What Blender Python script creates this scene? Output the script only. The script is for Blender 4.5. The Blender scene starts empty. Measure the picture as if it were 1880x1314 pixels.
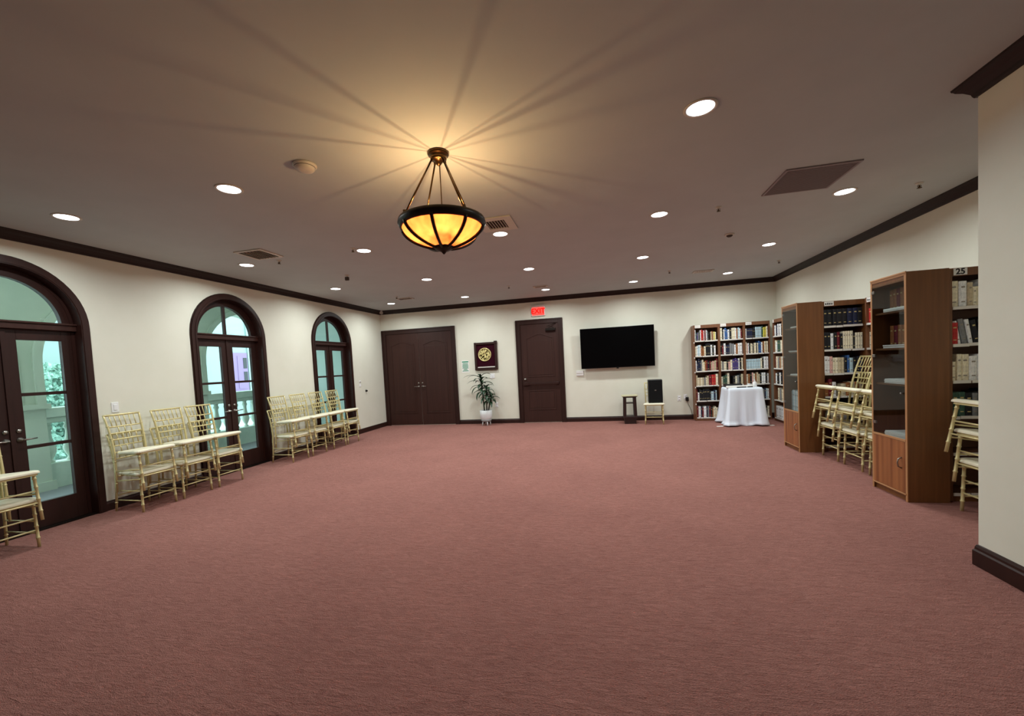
import bpy, bmesh, math, random
from mathutils import Vector, Matrix
PI = math.pi
random.seed(7)
SC = bpy.context.scene
COL = SC.collection

# ------------------------------------------------------------------ room dimensions (metres)
XL, XR, YB, YF, HC = -5.70, 3.70, 10.03, -3.0, 3.04
XN, YN = 2.314, 3.188          # the near right wall face and its end
SILL = 0.11                    # baseboard height

# ------------------------------------------------------------------ materials
def lin(c):
    f = lambda v: v / 12.92 if v <= .04045 else ((v + .055) / 1.055) ** 2.4
    return (f(c[0] / 255), f(c[1] / 255), f(c[2] / 255), 1)
MATS = {}
def mat(name, rgb, rough=.6, metal=0., spec=.5, **kw):
    m = bpy.data.materials.new(name); m.use_nodes = True
    b = m.node_tree.nodes['Principled BSDF']
    b.inputs['Base Color'].default_value = lin(rgb)
    b.inputs['Roughness'].default_value = rough
    b.inputs['Metallic'].default_value = metal
    b.inputs['Specular IOR Level'].default_value = spec
    MATS[name] = m
    return m
def noise_mix(m, rgb2, scale=(8, 8, 8), fac=(.35, .65), detail=4, bump=0., bump_scale=1., rough=.6):
    nt = m.node_tree; b = nt.nodes['Principled BSDF']
    tc = nt.nodes.new('ShaderNodeTexCoord'); mp = nt.nodes.new('ShaderNodeMapping'); mp.inputs['Scale'].default_value = scale
    nz = nt.nodes.new('ShaderNodeTexNoise'); nz.inputs['Scale'].default_value = 1; nz.inputs['Detail'].default_value = detail
    nz.inputs['Roughness'].default_value = rough
    nt.links.new(tc.outputs['Object'], mp.inputs['Vector']); nt.links.new(mp.outputs['Vector'], nz.inputs['Vector'])
    cr = nt.nodes.new('ShaderNodeValToRGB')
    cr.color_ramp.elements[0].position = fac[0]; cr.color_ramp.elements[1].position = fac[1]
    cr.color_ramp.elements[0].color = b.inputs['Base Color'].default_value[:]; cr.color_ramp.elements[1].color = lin(rgb2)
    nt.links.new(nz.outputs['Fac'], cr.inputs['Fac']); nt.links.new(cr.outputs['Color'], b.inputs['Base Color'])
    if bump:
        bp = nt.nodes.new('ShaderNodeBump'); bp.inputs['Strength'].default_value = bump; bp.inputs['Distance'].default_value = bump_scale
        nt.links.new(nz.outputs['Fac'], bp.inputs['Height']); nt.links.new(bp.outputs['Normal'], b.inputs['Normal'])
    return m
def emit(name, rgb, strength):
    m = bpy.data.materials.new(name); m.use_nodes = True; nt = m.node_tree
    nt.nodes.remove(nt.nodes['Principled BSDF'])
    e = nt.nodes.new('ShaderNodeEmission'); e.inputs['Color'].default_value = lin(rgb); e.inputs['Strength'].default_value = strength
    nt.links.new(e.outputs[0], nt.nodes['Material Output'].inputs['Surface']); MATS[name] = m
    return m
def glass(name, tint, ior=1.45, rough=0.02):
    m = bpy.data.materials.new(name); m.use_nodes = True; nt = m.node_tree
    nt.nodes.remove(nt.nodes['Principled BSDF'])
    t = nt.nodes.new('ShaderNodeBsdfTransparent'); t.inputs['Color'].default_value = lin(tint)
    g = nt.nodes.new('ShaderNodeBsdfGlossy'); g.inputs['Roughness'].default_value = rough
    fr = nt.nodes.new('ShaderNodeFresnel'); fr.inputs['IOR'].default_value = ior
    mx = nt.nodes.new('ShaderNodeMixShader')
    ge = nt.nodes.new('ShaderNodeNewGeometry'); iv = nt.nodes.new('ShaderNodeMath'); iv.operation = 'SUBTRACT'; iv.inputs[0].default_value = 1
    ml = nt.nodes.new('ShaderNodeMath'); ml.operation = 'MULTIPLY'          # the sheet reflects at its outer face only
    nt.links.new(ge.outputs['Backfacing'], iv.inputs[1]); nt.links.new(iv.outputs[0], ml.inputs[1]); nt.links.new(fr.outputs[0], ml.inputs[0])
    nt.links.new(ml.outputs[0], mx.inputs[0]); nt.links.new(t.outputs[0], mx.inputs[1]); nt.links.new(g.outputs[0], mx.inputs[2])
    nt.links.new(mx.outputs[0], nt.nodes['Material Output'].inputs['Surface']); MATS[name] = m
    return m

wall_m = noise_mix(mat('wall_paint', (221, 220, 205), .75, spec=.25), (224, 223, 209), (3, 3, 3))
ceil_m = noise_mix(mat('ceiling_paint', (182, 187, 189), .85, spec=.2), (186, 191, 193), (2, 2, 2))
# carpet: short pile with a rippled nap
def carpet():
    m = mat('carpet', (150, 102, 92), .95, spec=.1); nt = m.node_tree; b = nt.nodes['Principled BSDF']
    tc = nt.nodes.new('ShaderNodeTexCoord')
    def nz(scale, det, dist=0, stretch=(1, 1, 1)):
        mp = nt.nodes.new('ShaderNodeMapping'); mp.inputs['Scale'].default_value = stretch
        n = nt.nodes.new('ShaderNodeTexNoise'); n.inputs['Scale'].default_value = scale; n.inputs['Detail'].default_value = det
        n.inputs['Distortion'].default_value = dist
        nt.links.new(tc.outputs['Object'], mp.inputs['Vector']); nt.links.new(mp.outputs['Vector'], n.inputs['Vector']); return n
    fine, rip, big = nz(190, 4, .6, (.7, 1.3, 1)), nz(27, 4, 1.3, (.42, 1.7, 1)), nz(1.1, 3)
    cr = nt.nodes.new('ShaderNodeValToRGB'); cr.color_ramp.elements[0].position = .3; cr.color_ramp.elements[1].position = .72
    cr.color_ramp.elements[0].color = lin((146, 97, 89)); cr.color_ramp.elements[1].color = lin((194, 138, 127))
    ad = nt.nodes.new('ShaderNodeMath'); ad.operation = 'ADD'; ml = nt.nodes.new('ShaderNodeMath'); ml.operation = 'MULTIPLY'; ml.inputs[1].default_value = .5
    nt.links.new(fine.outputs['Fac'], ad.inputs[0]); nt.links.new(rip.outputs['Fac'], ad.inputs[1]); nt.links.new(ad.outputs[0], ml.inputs[0])
    nt.links.new(ml.outputs[0], cr.inputs['Fac'])
    mx = nt.nodes.new('ShaderNodeMixRGB'); mx.blend_type = 'MULTIPLY'; mx.inputs[0].default_value = .35
    cr2 = nt.nodes.new('ShaderNodeValToRGB'); cr2.color_ramp.elements[0].position = .35; cr2.color_ramp.elements[1].position = .65
    cr2.color_ramp.elements[0].color = (.72, .70, .72, 1); cr2.color_ramp.elements[1].color = (1, 1, 1, 1)
    nt.links.new(big.outputs['Fac'], cr2.inputs['Fac']); nt.links.new(cr.outputs['Color'], mx.inputs[1]); nt.links.new(cr2.outputs['Color'], mx.inputs[2])
    nt.links.new(mx.outputs[0], b.inputs['Base Color'])
    bp = nt.nodes.new('ShaderNodeBump'); bp.inputs['Strength'].default_value = 1.0; bp.inputs['Distance'].default_value = .03
    nt.links.new(ml.outputs[0], bp.inputs['Height']); nt.links.new(bp.outputs['Normal'], b.inputs['Normal'])
    return m
carpet_m = carpet()
dark_m = noise_mix(mat('mahogany_wood', (40, 19, 15), .45, spec=.3), (49, 25, 20), (14, 14, 1.2), (.3, .7))
darkh_m = noise_mix(mat('mahogany_door', (49, 26, 21), .5, spec=.28), (59, 33, 27), (22, 22, 1.0), (.3, .7))
crown_m = mat('crown_wood', (34, 16, 13), .5, spec=.3)
walnut_m = noise_mix(mat('walnut_veneer', (104, 64, 32), .38), (124, 78, 42), (26, 26, 1.1), (.3, .72))
shelf_m = noise_mix(mat('shelf_wood', (98, 62, 44), .45), (112, 72, 50), (2, 24, 24), (.3, .7))
case_m = noise_mix(mat('case_wood', (112, 72, 48), .45), (128, 84, 56), (26, 26, 1.1), (.3, .7))
edge_m = mat('case_edging', (176, 128, 86), .4)
cherry_m = noise_mix(mat('cherry_door', (124, 72, 40), .35), (160, 102, 60), (.3, 10, .3), (.4, .6), 1)
black_m = mat('black_plastic', (14, 14, 15), .35)
blackf_m = noise_mix(mat('speaker_grille', (10, 12, 15), .6, spec=.2), (5, 6, 8), (260, 260, 260), (.4, .6))
screen_m = mat('tv_screen', (2, 2, 3), .3, spec=.1)
bronze_m = mat('dark_bronze', (34, 28, 24), .38, .7)
canopy_m = mat('bronze_canopy', (92, 68, 40), .25, .9)
brass_m = mat('champagne_gold', (208, 194, 142), .36, .25)
seat_m = mat('ivory_seat', (236, 230, 205), .4)
white_m = mat('white_plastic', (235, 235, 235), .45)
ceilfix_m = mat('offwhite_metal', (200, 192, 182), .5)
grille_m = mat('return_grille', (138, 126, 130), .7)
ventd_m = mat('vent_dark', (70, 58, 52), .8)
paper_m = mat('paper_white', (236, 234, 230), .8, spec=.1)
strip_m = mat('shelf_paper', (226, 222, 214), .8, spec=.1)
inkt_m = mat('teal_ink', (60, 150, 120), .8)
ink_m = mat('dark_ink', (40, 38, 40), .8)
cloth_m = mat('white_cloth', (230, 238, 250), .85, spec=.1)
silver_m = mat('satin_metal', (150, 145, 138), .3, .9)
velvet_m = noise_mix(mat('burgundy_velvet', (44, 12, 22), .95, spec=.05), (54, 16, 28), (60, 60, 60))
gold_m = mat('gold_relief', (228, 214, 150), .35, .45)
pot_m = mat('white_ceramic', (226, 230, 232), .4)
potb_m = mat('grey_ceramic', (150, 152, 154), .5)
leaf_m = noise_mix(mat('leaf_green', (26, 48, 30), .45), (38, 66, 40), (9, 9, 9))
cane_m = noise_mix(mat('cane_bark', (40, 44, 30), .8), (60, 60, 42), (30, 30, 60))
soil_m = mat('soil', (40, 30, 24), .95)
stool_m = mat('espresso_wood', (40, 20, 18), .4)
stoolt_m = mat('pale_stool_top', (190, 184, 150), .5)
oglass_m = glass('door_glass', (241, 248, 246), 1.35)
cglass_m = glass('cabinet_glass', (228, 232, 232), 1.3)
def amber():
    m = bpy.data.materials.new('amber_alabaster'); m.use_nodes = True; nt = m.node_tree
    nt.nodes.remove(nt.nodes['Principled BSDF'])
    tc = nt.nodes.new('ShaderNodeTexCoord'); mp = nt.nodes.new('ShaderNodeMapping'); mp.inputs['Scale'].default_value = (14, 14, 3)
    mp.inputs['Rotation'].default_value = (0, .5, .2)
    n = nt.nodes.new('ShaderNodeTexNoise'); n.inputs['Scale'].default_value = 1; n.inputs['Detail'].default_value = 3
    cr = nt.nodes.new('ShaderNodeValToRGB'); cr.color_ramp.elements[0].position = .3; cr.color_ramp.elements[1].position = .7
    cr.color_ramp.elements[0].color = (.62, .135, .045, 1); cr.color_ramp.elements[1].color = (.80, .225, .085, 1)
    nt.links.new(tc.outputs['Object'], mp.inputs['Vector']); nt.links.new(mp.outputs['Vector'], n.inputs['Vector']); nt.links.new(n.outputs['Fac'], cr.inputs['Fac'])
    tr = nt.nodes.new('ShaderNodeBsdfTranslucent'); df = nt.nodes.new('ShaderNodeBsdfPrincipled'); df.inputs['Roughness'].default_value = .35
    nt.links.new(cr.outputs['Color'], tr.inputs['Color']); nt.links.new(cr.outputs['Color'], df.inputs['Base Color'])
    mx = nt.nodes.new('ShaderNodeMixShader'); mx.inputs[0].default_value = .3
    nt.links.new(tr.outputs[0], mx.inputs[1]); nt.links.new(df.outputs[0], mx.inputs[2])
    nt.links.new(mx.outputs[0], nt.nodes['Material Output'].inputs['Surface']); MATS['amber_alabaster'] = m
    return m
amber_m = amber()
led_m = emit('led_diffuser', (248, 252, 255), 8)
bulb_m = emit('warm_bulb', (255, 204, 130), 5)
exit_face_m = emit('exit_face', (255, 84, 74), 1.3)
exit_ink_m = emit('exit_letters', (255, 14, 10), 2.2)
# outdoors
loggia_m = noise_mix(mat('loggia_plaster', (196, 204, 192), .8), (203, 210, 198), (2, 2, 2))
stone_m = noise_mix(mat('pale_stone', (196, 210, 200), .8), (208, 220, 210), (6, 6, 6))
lfloor_m = mat('loggia_floor', (150, 150, 160), .6)
build_m = mat('pale_stucco', (150, 168, 166), .85)
lilac_m = mat('lilac_door_paint', (136, 112, 150), .7)
dkglass_m = mat('dark_window_glass', (28, 36, 42), .15)
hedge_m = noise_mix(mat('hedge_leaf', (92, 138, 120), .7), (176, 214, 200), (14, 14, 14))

# ------------------------------------------------------------------ mesh builder
class MB:
    def __init__(self): self.v = []; self.f = []; self.sm = []; self.mi = []
    def add(self, vs, fs, smooth=False, mi=0, M=None):
        o = len(self.v)
        for p in vs:
            self.v.append(tuple(M @ Vector(p)) if M is not None else tuple(p))
        for f in fs: self.f.append([i + o for i in f]); self.sm.append(smooth); self.mi.append(mi)
        return self
    def box(self, x0, x1, y0, y1, z0, z1, mi=0, M=None):
        x0, x1 = min(x0, x1), max(x0, x1); y0, y1 = min(y0, y1), max(y0, y1); z0, z1 = min(z0, z1), max(z0, z1)
        vs = [(x0, y0, z0), (x1, y0, z0), (x1, y1, z0), (x0, y1, z0), (x0, y0, z1), (x1, y0, z1), (x1, y1, z1), (x0, y1, z1)]
        return self.add(vs, [(3, 2, 1, 0), (4, 5, 6, 7), (0, 1, 5, 4), (1, 2, 6, 5), (2, 3, 7, 6), (3, 0, 4, 7)], False, mi, M)
    def tube(self, pts, r, seg=8, mi=0, caps=True, flat=None):
        pts = [Vector(p) for p in pts]; n = len(pts); vs = []
        rs = r if isinstance(r, (list, tuple)) else [r] * n
        t0 = (pts[1] - pts[0]).normalized()
        a = Vector((0, 0, 1)) if abs(t0.z) < .9 else Vector((1, 0, 0))
        u = t0.cross(a).normalized()
        for i, p in enumerate(pts):
            t = (pts[min(i + 1, n - 1)] - pts[max(i - 1, 0)]).normalized()
            u = (u - t * u.dot(t)).normalized(); w = t.cross(u)
            for k in range(seg):
                an = 2 * PI * k / seg; vs.append(p + (u * math.cos(an) + w * math.sin(an)) * rs[i])
        fs = [(i * seg + k, i * seg + (k + 1) % seg, (i + 1) * seg + (k + 1) % seg, (i + 1) * seg + k) for i in range(n - 1) for k in range(seg)]
        self.add(vs, fs, True, mi)
        if caps:
            self.add(vs[:seg], [tuple(range(seg))[::-1]], False, mi); self.add(vs[-seg:], [tuple(range(seg))], False, mi)
        return self
    def lathe(self, prof, seg=32, c=(0, 0, 0), mi=0, M=None, smooth=True):
        vs = []; n = len(prof)
        for r, z in prof:
            for k in range(seg):
                a = 2 * PI * k / seg; vs.append((c[0] + max(r, 1e-4) * math.cos(a), c[1] + max(r, 1e-4) * math.sin(a), c[2] + z))
        fs = [(i * seg + k, i * seg + (k + 1) % seg, (i + 1) * seg + (k + 1) % seg, (i + 1) * seg + k) for i in range(n - 1) for k in range(seg)]
        self.add(vs, fs, smooth, mi, M)
        return self
    def prism(self, poly, a, b, axis='y', mi=0):
        """extrude a 2-D polygon along an axis; poly in the other two axes, in order"""
        def P(p, t): return {'x': (t, p[0], p[1]), 'y': (p[0], t, p[1]), 'z': (p[0], p[1], t)}[axis]
        n = len(poly); vs = [P(p, a) for p in poly] + [P(p, b) for p in poly]
        fs = [tuple(range(n)), tuple(range(n, 2 * n))[::-1]] + [(i, i + n, (i + 1) % n + n, (i + 1) % n) for i in range(n)]
        return self.add(vs, fs, False, mi)
    def strip(self, A, B, x0, x1, mi=0, closed=False, axis='x'):
        """solid band between two matching outlines A and B (2-D), extruded x0..x1"""
        def P(p, t): return (t, p[0], p[1]) if axis == 'x' else (p[0], t, p[1])
        n = len(A); vs = [P(p, x0) for p in A] + [P(p, x0) for p in B] + [P(p, x1) for p in A] + [P(p, x1) for p in B]
        fs = []
        for i in range(n if closed else n - 1):
            j = (i + 1) % n
            fs += [(i, j, n + j, n + i), (2 * n + i, 3 * n + i, 3 * n + j, 2 * n + j), (i, 2 * n + i, 2 * n + j, j), (n + i, n + j, 3 * n + j, 3 * n + i)]
        if not closed:
            fs += [(0, n, 3 * n, 2 * n), (n - 1, 3 * n - 1, 4 * n - 1, 2 * n - 1)]
        return self.add(vs, fs, False, mi)
    def build(self, name, mats, parent=None, bevel=0., loc=None, rot=None, autos=True):
        me = bpy.data.meshes.new(name); me.from_pydata(self.v, [], self.f)
        for m in (mats if isinstance(mats, (list, tuple)) else [mats]): me.materials.append(m)
        for p, s, k in zip(me.polygons, self.sm, self.mi): p.use_smooth = s; p.material_index = k
        bm = bmesh.new(); bm.from_mesh(me); bmesh.ops.remove_doubles(bm, verts=bm.verts, dist=1e-5)
        bmesh.ops.recalc_face_normals(bm, faces=bm.faces); bm.to_mesh(me); bm.free()
        o = bpy.data.objects.new(name, me); COL.objects.link(o)
        if parent is not None: o.parent = parent
        if loc is not None: o.location = loc
        if rot is not None: o.rotation_euler = rot
        if bevel:
            b = o.modifiers.new('bevel', 'BEVEL'); b.width = bevel; b.segments = 2; b.limit_method = 'ANGLE'
        return o
def tag(o, label, cat=None, group=None, kind=None):
    if label: o['label'] = label
    if cat: o['category'] = cat
    if group: o['group'] = group
    if kind: o['kind'] = kind
    return o
def thing(name, label, cat, loc=(0, 0, 0), rz=0., group=None, kind=None):
    o = bpy.data.objects.new(name, None); COL.objects.link(o); o.location = loc; o.rotation_euler = (0, 0, rz); o.empty_display_size = .1
    return tag(o, label, cat, group, kind)
def copy_tree(o, parent=None):
    c = o.copy(); COL.objects.link(c)
    if parent is not None: c.parent = parent
    for ch in [x for x in o.children]: copy_tree(ch, c)
    return c
def text_mesh(name, body, size, M, m, parent=None, depth=.002, align='CENTER', bold=0.):
    cu = bpy.data.curves.new(name, 'FONT'); cu.body = body; cu.size = size; cu.align_x = align; cu.align_y = 'CENTER'; cu.extrude = depth; cu.offset = bold
    t = bpy.data.objects.new(name + '_outline', cu); COL.objects.link(t)
    bpy.context.view_layer.update()
    me = bpy.data.meshes.new_from_object(t.evaluated_get(bpy.context.evaluated_depsgraph_get())); bpy.data.objects.remove(t); bpy.data.curves.remove(cu)
    me.transform(M); me.materials.clear(); me.materials.append(m)
    o = bpy.data.objects.new(name, me); COL.objects.link(o)
    if parent is not None: o.parent = parent
    return o
# orientation helpers: letters facing -Y (read from the room)
FACE_NEG_Y = Matrix(((1, 0, 0, 0), (0, 0, -1, 0), (0, 1, 0, 0), (0, 0, 0, 1)))

ORD = ['first', 'second', 'third', 'fourth', 'fifth', 'sixth', 'seventh', 'eighth', 'ninth', 'tenth', 'eleventh', 'twelfth', 'thirteenth',
       'fourteenth', 'fifteenth', 'sixteenth', 'seventeenth', 'eighteenth', 'nineteenth', 'twentieth']

# ------------------------------------------------------------------ room shell
ARCH_Y = [2.94, 5.45, 7.96]; AZ = 2.12; RO, RI, RG = .655, .578, .475
DPX = XL - .11                                         # plane of the arched doors
def arc(yc, r, n=24, zs=AZ, a0=0., a1=PI): return [(yc - r * math.cos(a0 + (a1 - a0) * i / n), zs + r * math.sin(a0 + (a1 - a0) * i / n)) for i in range(n + 1)]
def arch_path(yc, r, zs=AZ, n=24, zb=0.): return [(yc - r, zb)] + arc(yc, r, n, zs) + [(yc + r, zb)]

def struct(mb, name, m, label, bevel=0., cat=None):
    return tag(mb.build(name, m, bevel=bevel), label, cat or name.split('_')[0], None, 'structure')
w = MB(); yy = YF
for yc in ARCH_Y:
    w.box(XL - .16, XL, yy, yc - .60, 0, HC); yy = yc + .60
    a = arc(yc, .60); w.strip(a, [(p[0], HC) for p in a], XL - .16, XL)
w.box(XL - .16, XL, yy, YB, 0, HC)
struct(w, 'wall_left', wall_m, 'cream painted wall with three arched wooden doors', cat='wall')
struct(MB().box(XL - .16, XR + .16, YB, YB + .15, 0, HC), 'wall_back', wall_m, 'cream far wall with two wooden doors and the television', cat='wall')
struct(MB().box(XR, XR + .15, YN - .1, YB, 0, HC), 'wall_right', wall_m, 'cream right wall behind the bookcases', cat='wall')
struct(MB().box(XN, XR + .15, YF, YN, 0, HC), 'wall_near_right', wall_m, 'cream wall projecting into the room at the right edge', cat='wall')
struct(MB().box(XL - .16, XN, YF - .15, YF, 0, HC), 'wall_front', wall_m, 'cream wall behind the viewer', cat='wall')
struct(MB().box(XL - .16, XR + .15, YF - .15, YB + .15, -.12, 0), 'floor', carpet_m, 'dusty rose carpet floor', cat='floor')
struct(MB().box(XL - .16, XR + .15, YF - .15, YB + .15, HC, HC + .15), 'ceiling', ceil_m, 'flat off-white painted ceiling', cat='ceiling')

# baseboards
def base_prof(d=.018): return [(0, 0), (d, 0), (d, SILL - .03), (d * .55, SILL - .012), (d * .45, SILL), (0, SILL)]
bl = MB(); yy = YF
for yc in ARCH_Y + [None]:
    y1 = YB if yc is None else yc - RO
    bl.prism([(XL + a, b) for a, b in base_prof()], yy, y1, 'y'); yy = (yc or 0) + RO
struct(bl, 'baseboard_left', dark_m, 'dark wood baseboard along the wall of arched doors', cat='baseboard')
bb = MB()
for x0, x1 in ((-3.64, -2.064), (-.917, XR)): bb.prism([(YB - a, b) for a, b in base_prof()], x0, x1, 'x')
struct(bb, 'baseboard_back', dark_m, 'dark wood baseboard along the far wall', cat='baseboard')
struct(MB().prism([(XR - a, b) for a, b in base_prof()], YN, YB, 'y'), 'baseboard_right', dark_m, 'dark wood baseboard behind the bookcases', cat='baseboard')
nb = [(0, 0), (.02, 0), (.02, .095), (.013, .105), (.012, .12), (.006, .135), (0, .138)]
def corner_run(prof, dz=0.):
    """a moulding along the near right wall, mitred round its free corner"""
    m = MB(); n = len(prof)
    vs = [(XN - a, YF, b + dz) for a, b in prof] + [(XN - a, YN + a, b + dz) for a, b in prof] + [(XR, YN + a, b + dz) for a, b in prof]
    fs = [(k * n + i, k * n + (i + 1) % n, (k + 1) * n + (i + 1) % n, (k + 1) * n + i) for k in range(2) for i in range(n)]
    return m.add(vs, fs + [tuple(range(n)), tuple(range(2 * n, 3 * n))])
bn = corner_run(nb)
struct(bn, 'baseboard_near_right', dark_m, 'dark wood baseboard on the wall at the right edge', cat='baseboard')
# crown mouldings
cp = [(0, -.098), (.012, -.098), (.018, -.086), (.022, -.072), (.045, -.045), (.07, -.026), (.076, -.016), (.082, -.012), (.085, 0), (0, 0)]
for nm, mb_, lab in (('trim_left', MB().prism([(XL + a, HC + b) for a, b in cp], YF, YB, 'y'), 'dark wood crown moulding above the arched doors'),
                     ('trim_back', MB().prism([(YB - a, HC + b) for a, b in cp], XL, XR, 'x'), 'dark wood crown moulding along the far wall'),
                     ('trim_right', MB().prism([(XR - a, HC + b) for a, b in cp], YN, YB, 'y'), 'dark wood crown moulding above the bookcases'),
                     ('trim_near_right', corner_run(cp, HC), 'dark wood crown moulding ending at the near right corner')):
    struct(mb_, nm, crown_m, lab, cat='moulding')

# ------------------------------------------------------------------ arched doors
def lever(parent, M, side=1, m=None, plate=True):
    mb = MB()
    mb.lathe([(0, 0), (.026, 0), (.026, .008), (.012, .012), (.011, .045), (0, .045)], 14, M=M)
    mb.tube([M @ Vector((0, 0, .04)), M @ Vector((side * .03, 0, .046)), M @ Vector((side * .11, .004, .044))], [.009, .009, .007], 8)
    mb.lathe([(0, 0), (.022, 0), (.02, .012), (0, .014)], 14, M=M @ Matrix.Translation((0, .09, 0)))
    return mb.build('handle', m or bronze_m, parent)
DOOR_LAB = ['arched glazed double door nearest the viewer, cut by the left edge', 'arched glazed double door in the middle of the left wall',
            'arched glazed double door farthest along the left wall']
MXP = Matrix(((0, 0, 1, 0), (1, 0, 0, 0), (0, 1, 0, 0), (0, 0, 0, 1)))   # local x->Y, y->Z, z->+X
for i, yc in enumerate(ARCH_Y):
    d = thing('door_%d' % (i + 1), DOOR_LAB[i], 'door', (XL, yc, 0), kind='structure')
    c = MB()
    def path(r, zb=0.): return arch_path(0, r, AZ, 28, zb)
    c.strip(path(RI), path(RO), 0, .03); c.strip(path(RI + .035), path(RO + .012), .0, .012)
    c.strip(path(RI + .01), path(RI + .028), .03, .036)
    c.build('casing', dark_m, d)
    c = MB().strip(path(RI), path(RI + .022), -.16, .0); c.strip(path(RI - .03), path(RI), -.145, -.085)
    c.build('jamb', dark_m, d)
    # transom bar, sash and panes
    MB().box(-.15, -.045, -RI, RI, AZ - .045, AZ + .03).box(-.15, -.03, -RI, RI, AZ + .015, AZ + .035).build('transom_bar', darkh_m, d, .004)
    s = MB().strip(arc(0, RG, 28), arc(0, RI - .02, 28), -.135, -.09)
    s.strip(arc(0, RG, 28), arc(0, RG + .012, 28), -.09, -.082)
    if i: s.box(-.13, -.095, -.02, .02, AZ, AZ + RG + .01)
    sash = s.build('transom_sash', dark_m, d)
    g = MB(); pts = arc(0, RG + .01, 28); g.prism(pts, -.116, -.110, 'x'); g.build('pane', oglass_m, sash)
    ztop = AZ - .045
    for sgn in (-1, 1):
        y_in, y_out = sgn * .004, sgn * (RI - .006); g0, g1 = sgn * .1, sgn * .46
        f = MB()
        f.box(-.135, -.09, y_in, g0, .012, ztop).box(-.135, -.09, g1, y_out, .012, ztop)
        f.box(-.135, -.09, g0, g1, ztop - .11, ztop).box(-.135, -.09, g0, g1, .012, .275)
        for zz in (1.405, .862): f.box(-.13, -.094, g0, g1, zz - .017, zz + .017)
        lf = f.build('leaf', dark_m, d, .003)
        MB().box(-.116, -.110, g0, g1, .27, ztop - .105).build('pane', oglass_m, lf)
        lever(lf, Matrix.Translation((-.09, sgn * .05, .95)) @ MXP, sgn, silver_m)
    MB().box(-.09, -.078, -.02, .02, .012, ztop).build('astragal', dark_m, d, .003)
    MB().box(-.16, .0, -RI, RI, 0, .012).build('threshold', bronze_m, d)

# ------------------------------------------------------------------ doors in the far wall
def arched_panel(mb, x0, x1, z0, z1, rise, y, d=.008, wdt=.03):
    """raised moulding frame of a panel with a gently arched head"""
    n = 14; top = [(x0 + (x1 - x0) * k / n, z1 + rise * math.sin(PI * k / n) ** 2) for k in range(n + 1)]
    A = [(x0, z0)] + top + [(x1, z0)]
    xc = (x0 + x1) / 2
    B = [(x0 + wdt, z0 + wdt)] + [(min(max(p[0], x0 + wdt), x1 - wdt), p[1] - wdt) for p in top] + [(x1 - wdt, z0 + wdt)]
    mb.strip(A, B, y - d, y, closed=True, axis='y')
def casing_back(mb, x0, x1, zt, wd=.11):
    for a, b in ((x0, x0 + wd), (x1 - wd, x1)): mb.box(a, b, -.03, 0, 0, zt)
    mb.box(x0 + wd, x1 - wd, -.03, 0, zt - wd, zt)
    mb.box(x0, x0 + .03, -.042, -.03, 0, zt).box(x1 - .03, x1, -.042, -.03, 0, zt).box(x0 + .03, x1 - .03, -.042, -.03, zt - .03, zt)
    for a, b in ((x0 + wd - .014, x0 + wd), (x1 - wd, x1 - wd + .014)): mb.box(a, b, -.036, -.03, 0, zt - wd)
M_NEGY = FACE_NEG_Y
d = thing('door_4', 'wide dark wooden double door beside the left corner of the far wall', 'door', (0, YB, 0), kind='structure')
c = MB(); casing_back(c, -5.685, -3.64, 2.515); c.build('casing', dark_m, d, .004)
for x0, x1, sg in ((-5.575, -4.664, -1), (-4.658, -3.75, 1)):
    f = MB().box(x0, x1, -.012, .0, .012, 2.405)
    arched_panel(f, x0 + .12, x1 - .12, .31, 2.12, .08, -.012); f.box(x0 + .12, x1 - .12, -.018, -.012, .31, .325)
    f.box(x0 + .17, x1 - .17, -.017, -.012, .36, 2.05)
    lf = f.build('leaf', darkh_m, d, .003)
    lever(lf, Matrix.Translation((-4.661 + sg * .055, -.012, 1.01)) @ M_NEGY, sg, silver_m)
d = thing('door_5', 'single dark wooden exit door under the red sign', 'door', (0, YB, 0), kind='structure')
c = MB(); casing_back(c, -2.07, -.915, 2.52); c.build('casing', dark_m, d, .004)
x0, x1 = -1.96, -1.025
f = MB().box(x0, x1, -.012, 0, .012, 2.41)
arched_panel(f, x0 + .12, x1 - .12, 1.12, 2.08, .1, -.012); arched_panel(f, x0 + .12, x1 - .12, .31, .8, 0, -.012)
f.box(x0 + .17, x1 - .17, -.017, -.012, 1.17, 2.0).box(x0 + .17, x1 - .17, -.017, -.012, .36, .75)
lf = f.build('leaf', darkh_m, d, .003)
MB().box(x0 + .03, x1 - .03, -.075, -.05, .935, .985).box(x0 + .03, x0 + .17, -.08, -.012, .925, .995).box(x1 - .1, x1 - .03, -.07, -.012, .93, .99).build('push_bar', dark_m, lf, .004)
MB().lathe([(0, 0), (.03, 0), (.03, .008), (.014, .012), (.014, .03), (.027, .04), (.024, .058), (0, .062)], 16, M=Matrix.Translation((x0 + .08, -.012, 1.075)) @ M_NEGY).build('knob', silver_m, lf)
MB().box(x1 - .3, x1 - .06, -.07, -.012, 2.225, 2.285).tube([(x1 - .1, -.06, 2.295), (x1 - .26, -.09, 2.33), (x1 - .05, -.03, 2.40)], .008, 6).build('door_closer', bronze_m, lf, .004)

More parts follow.
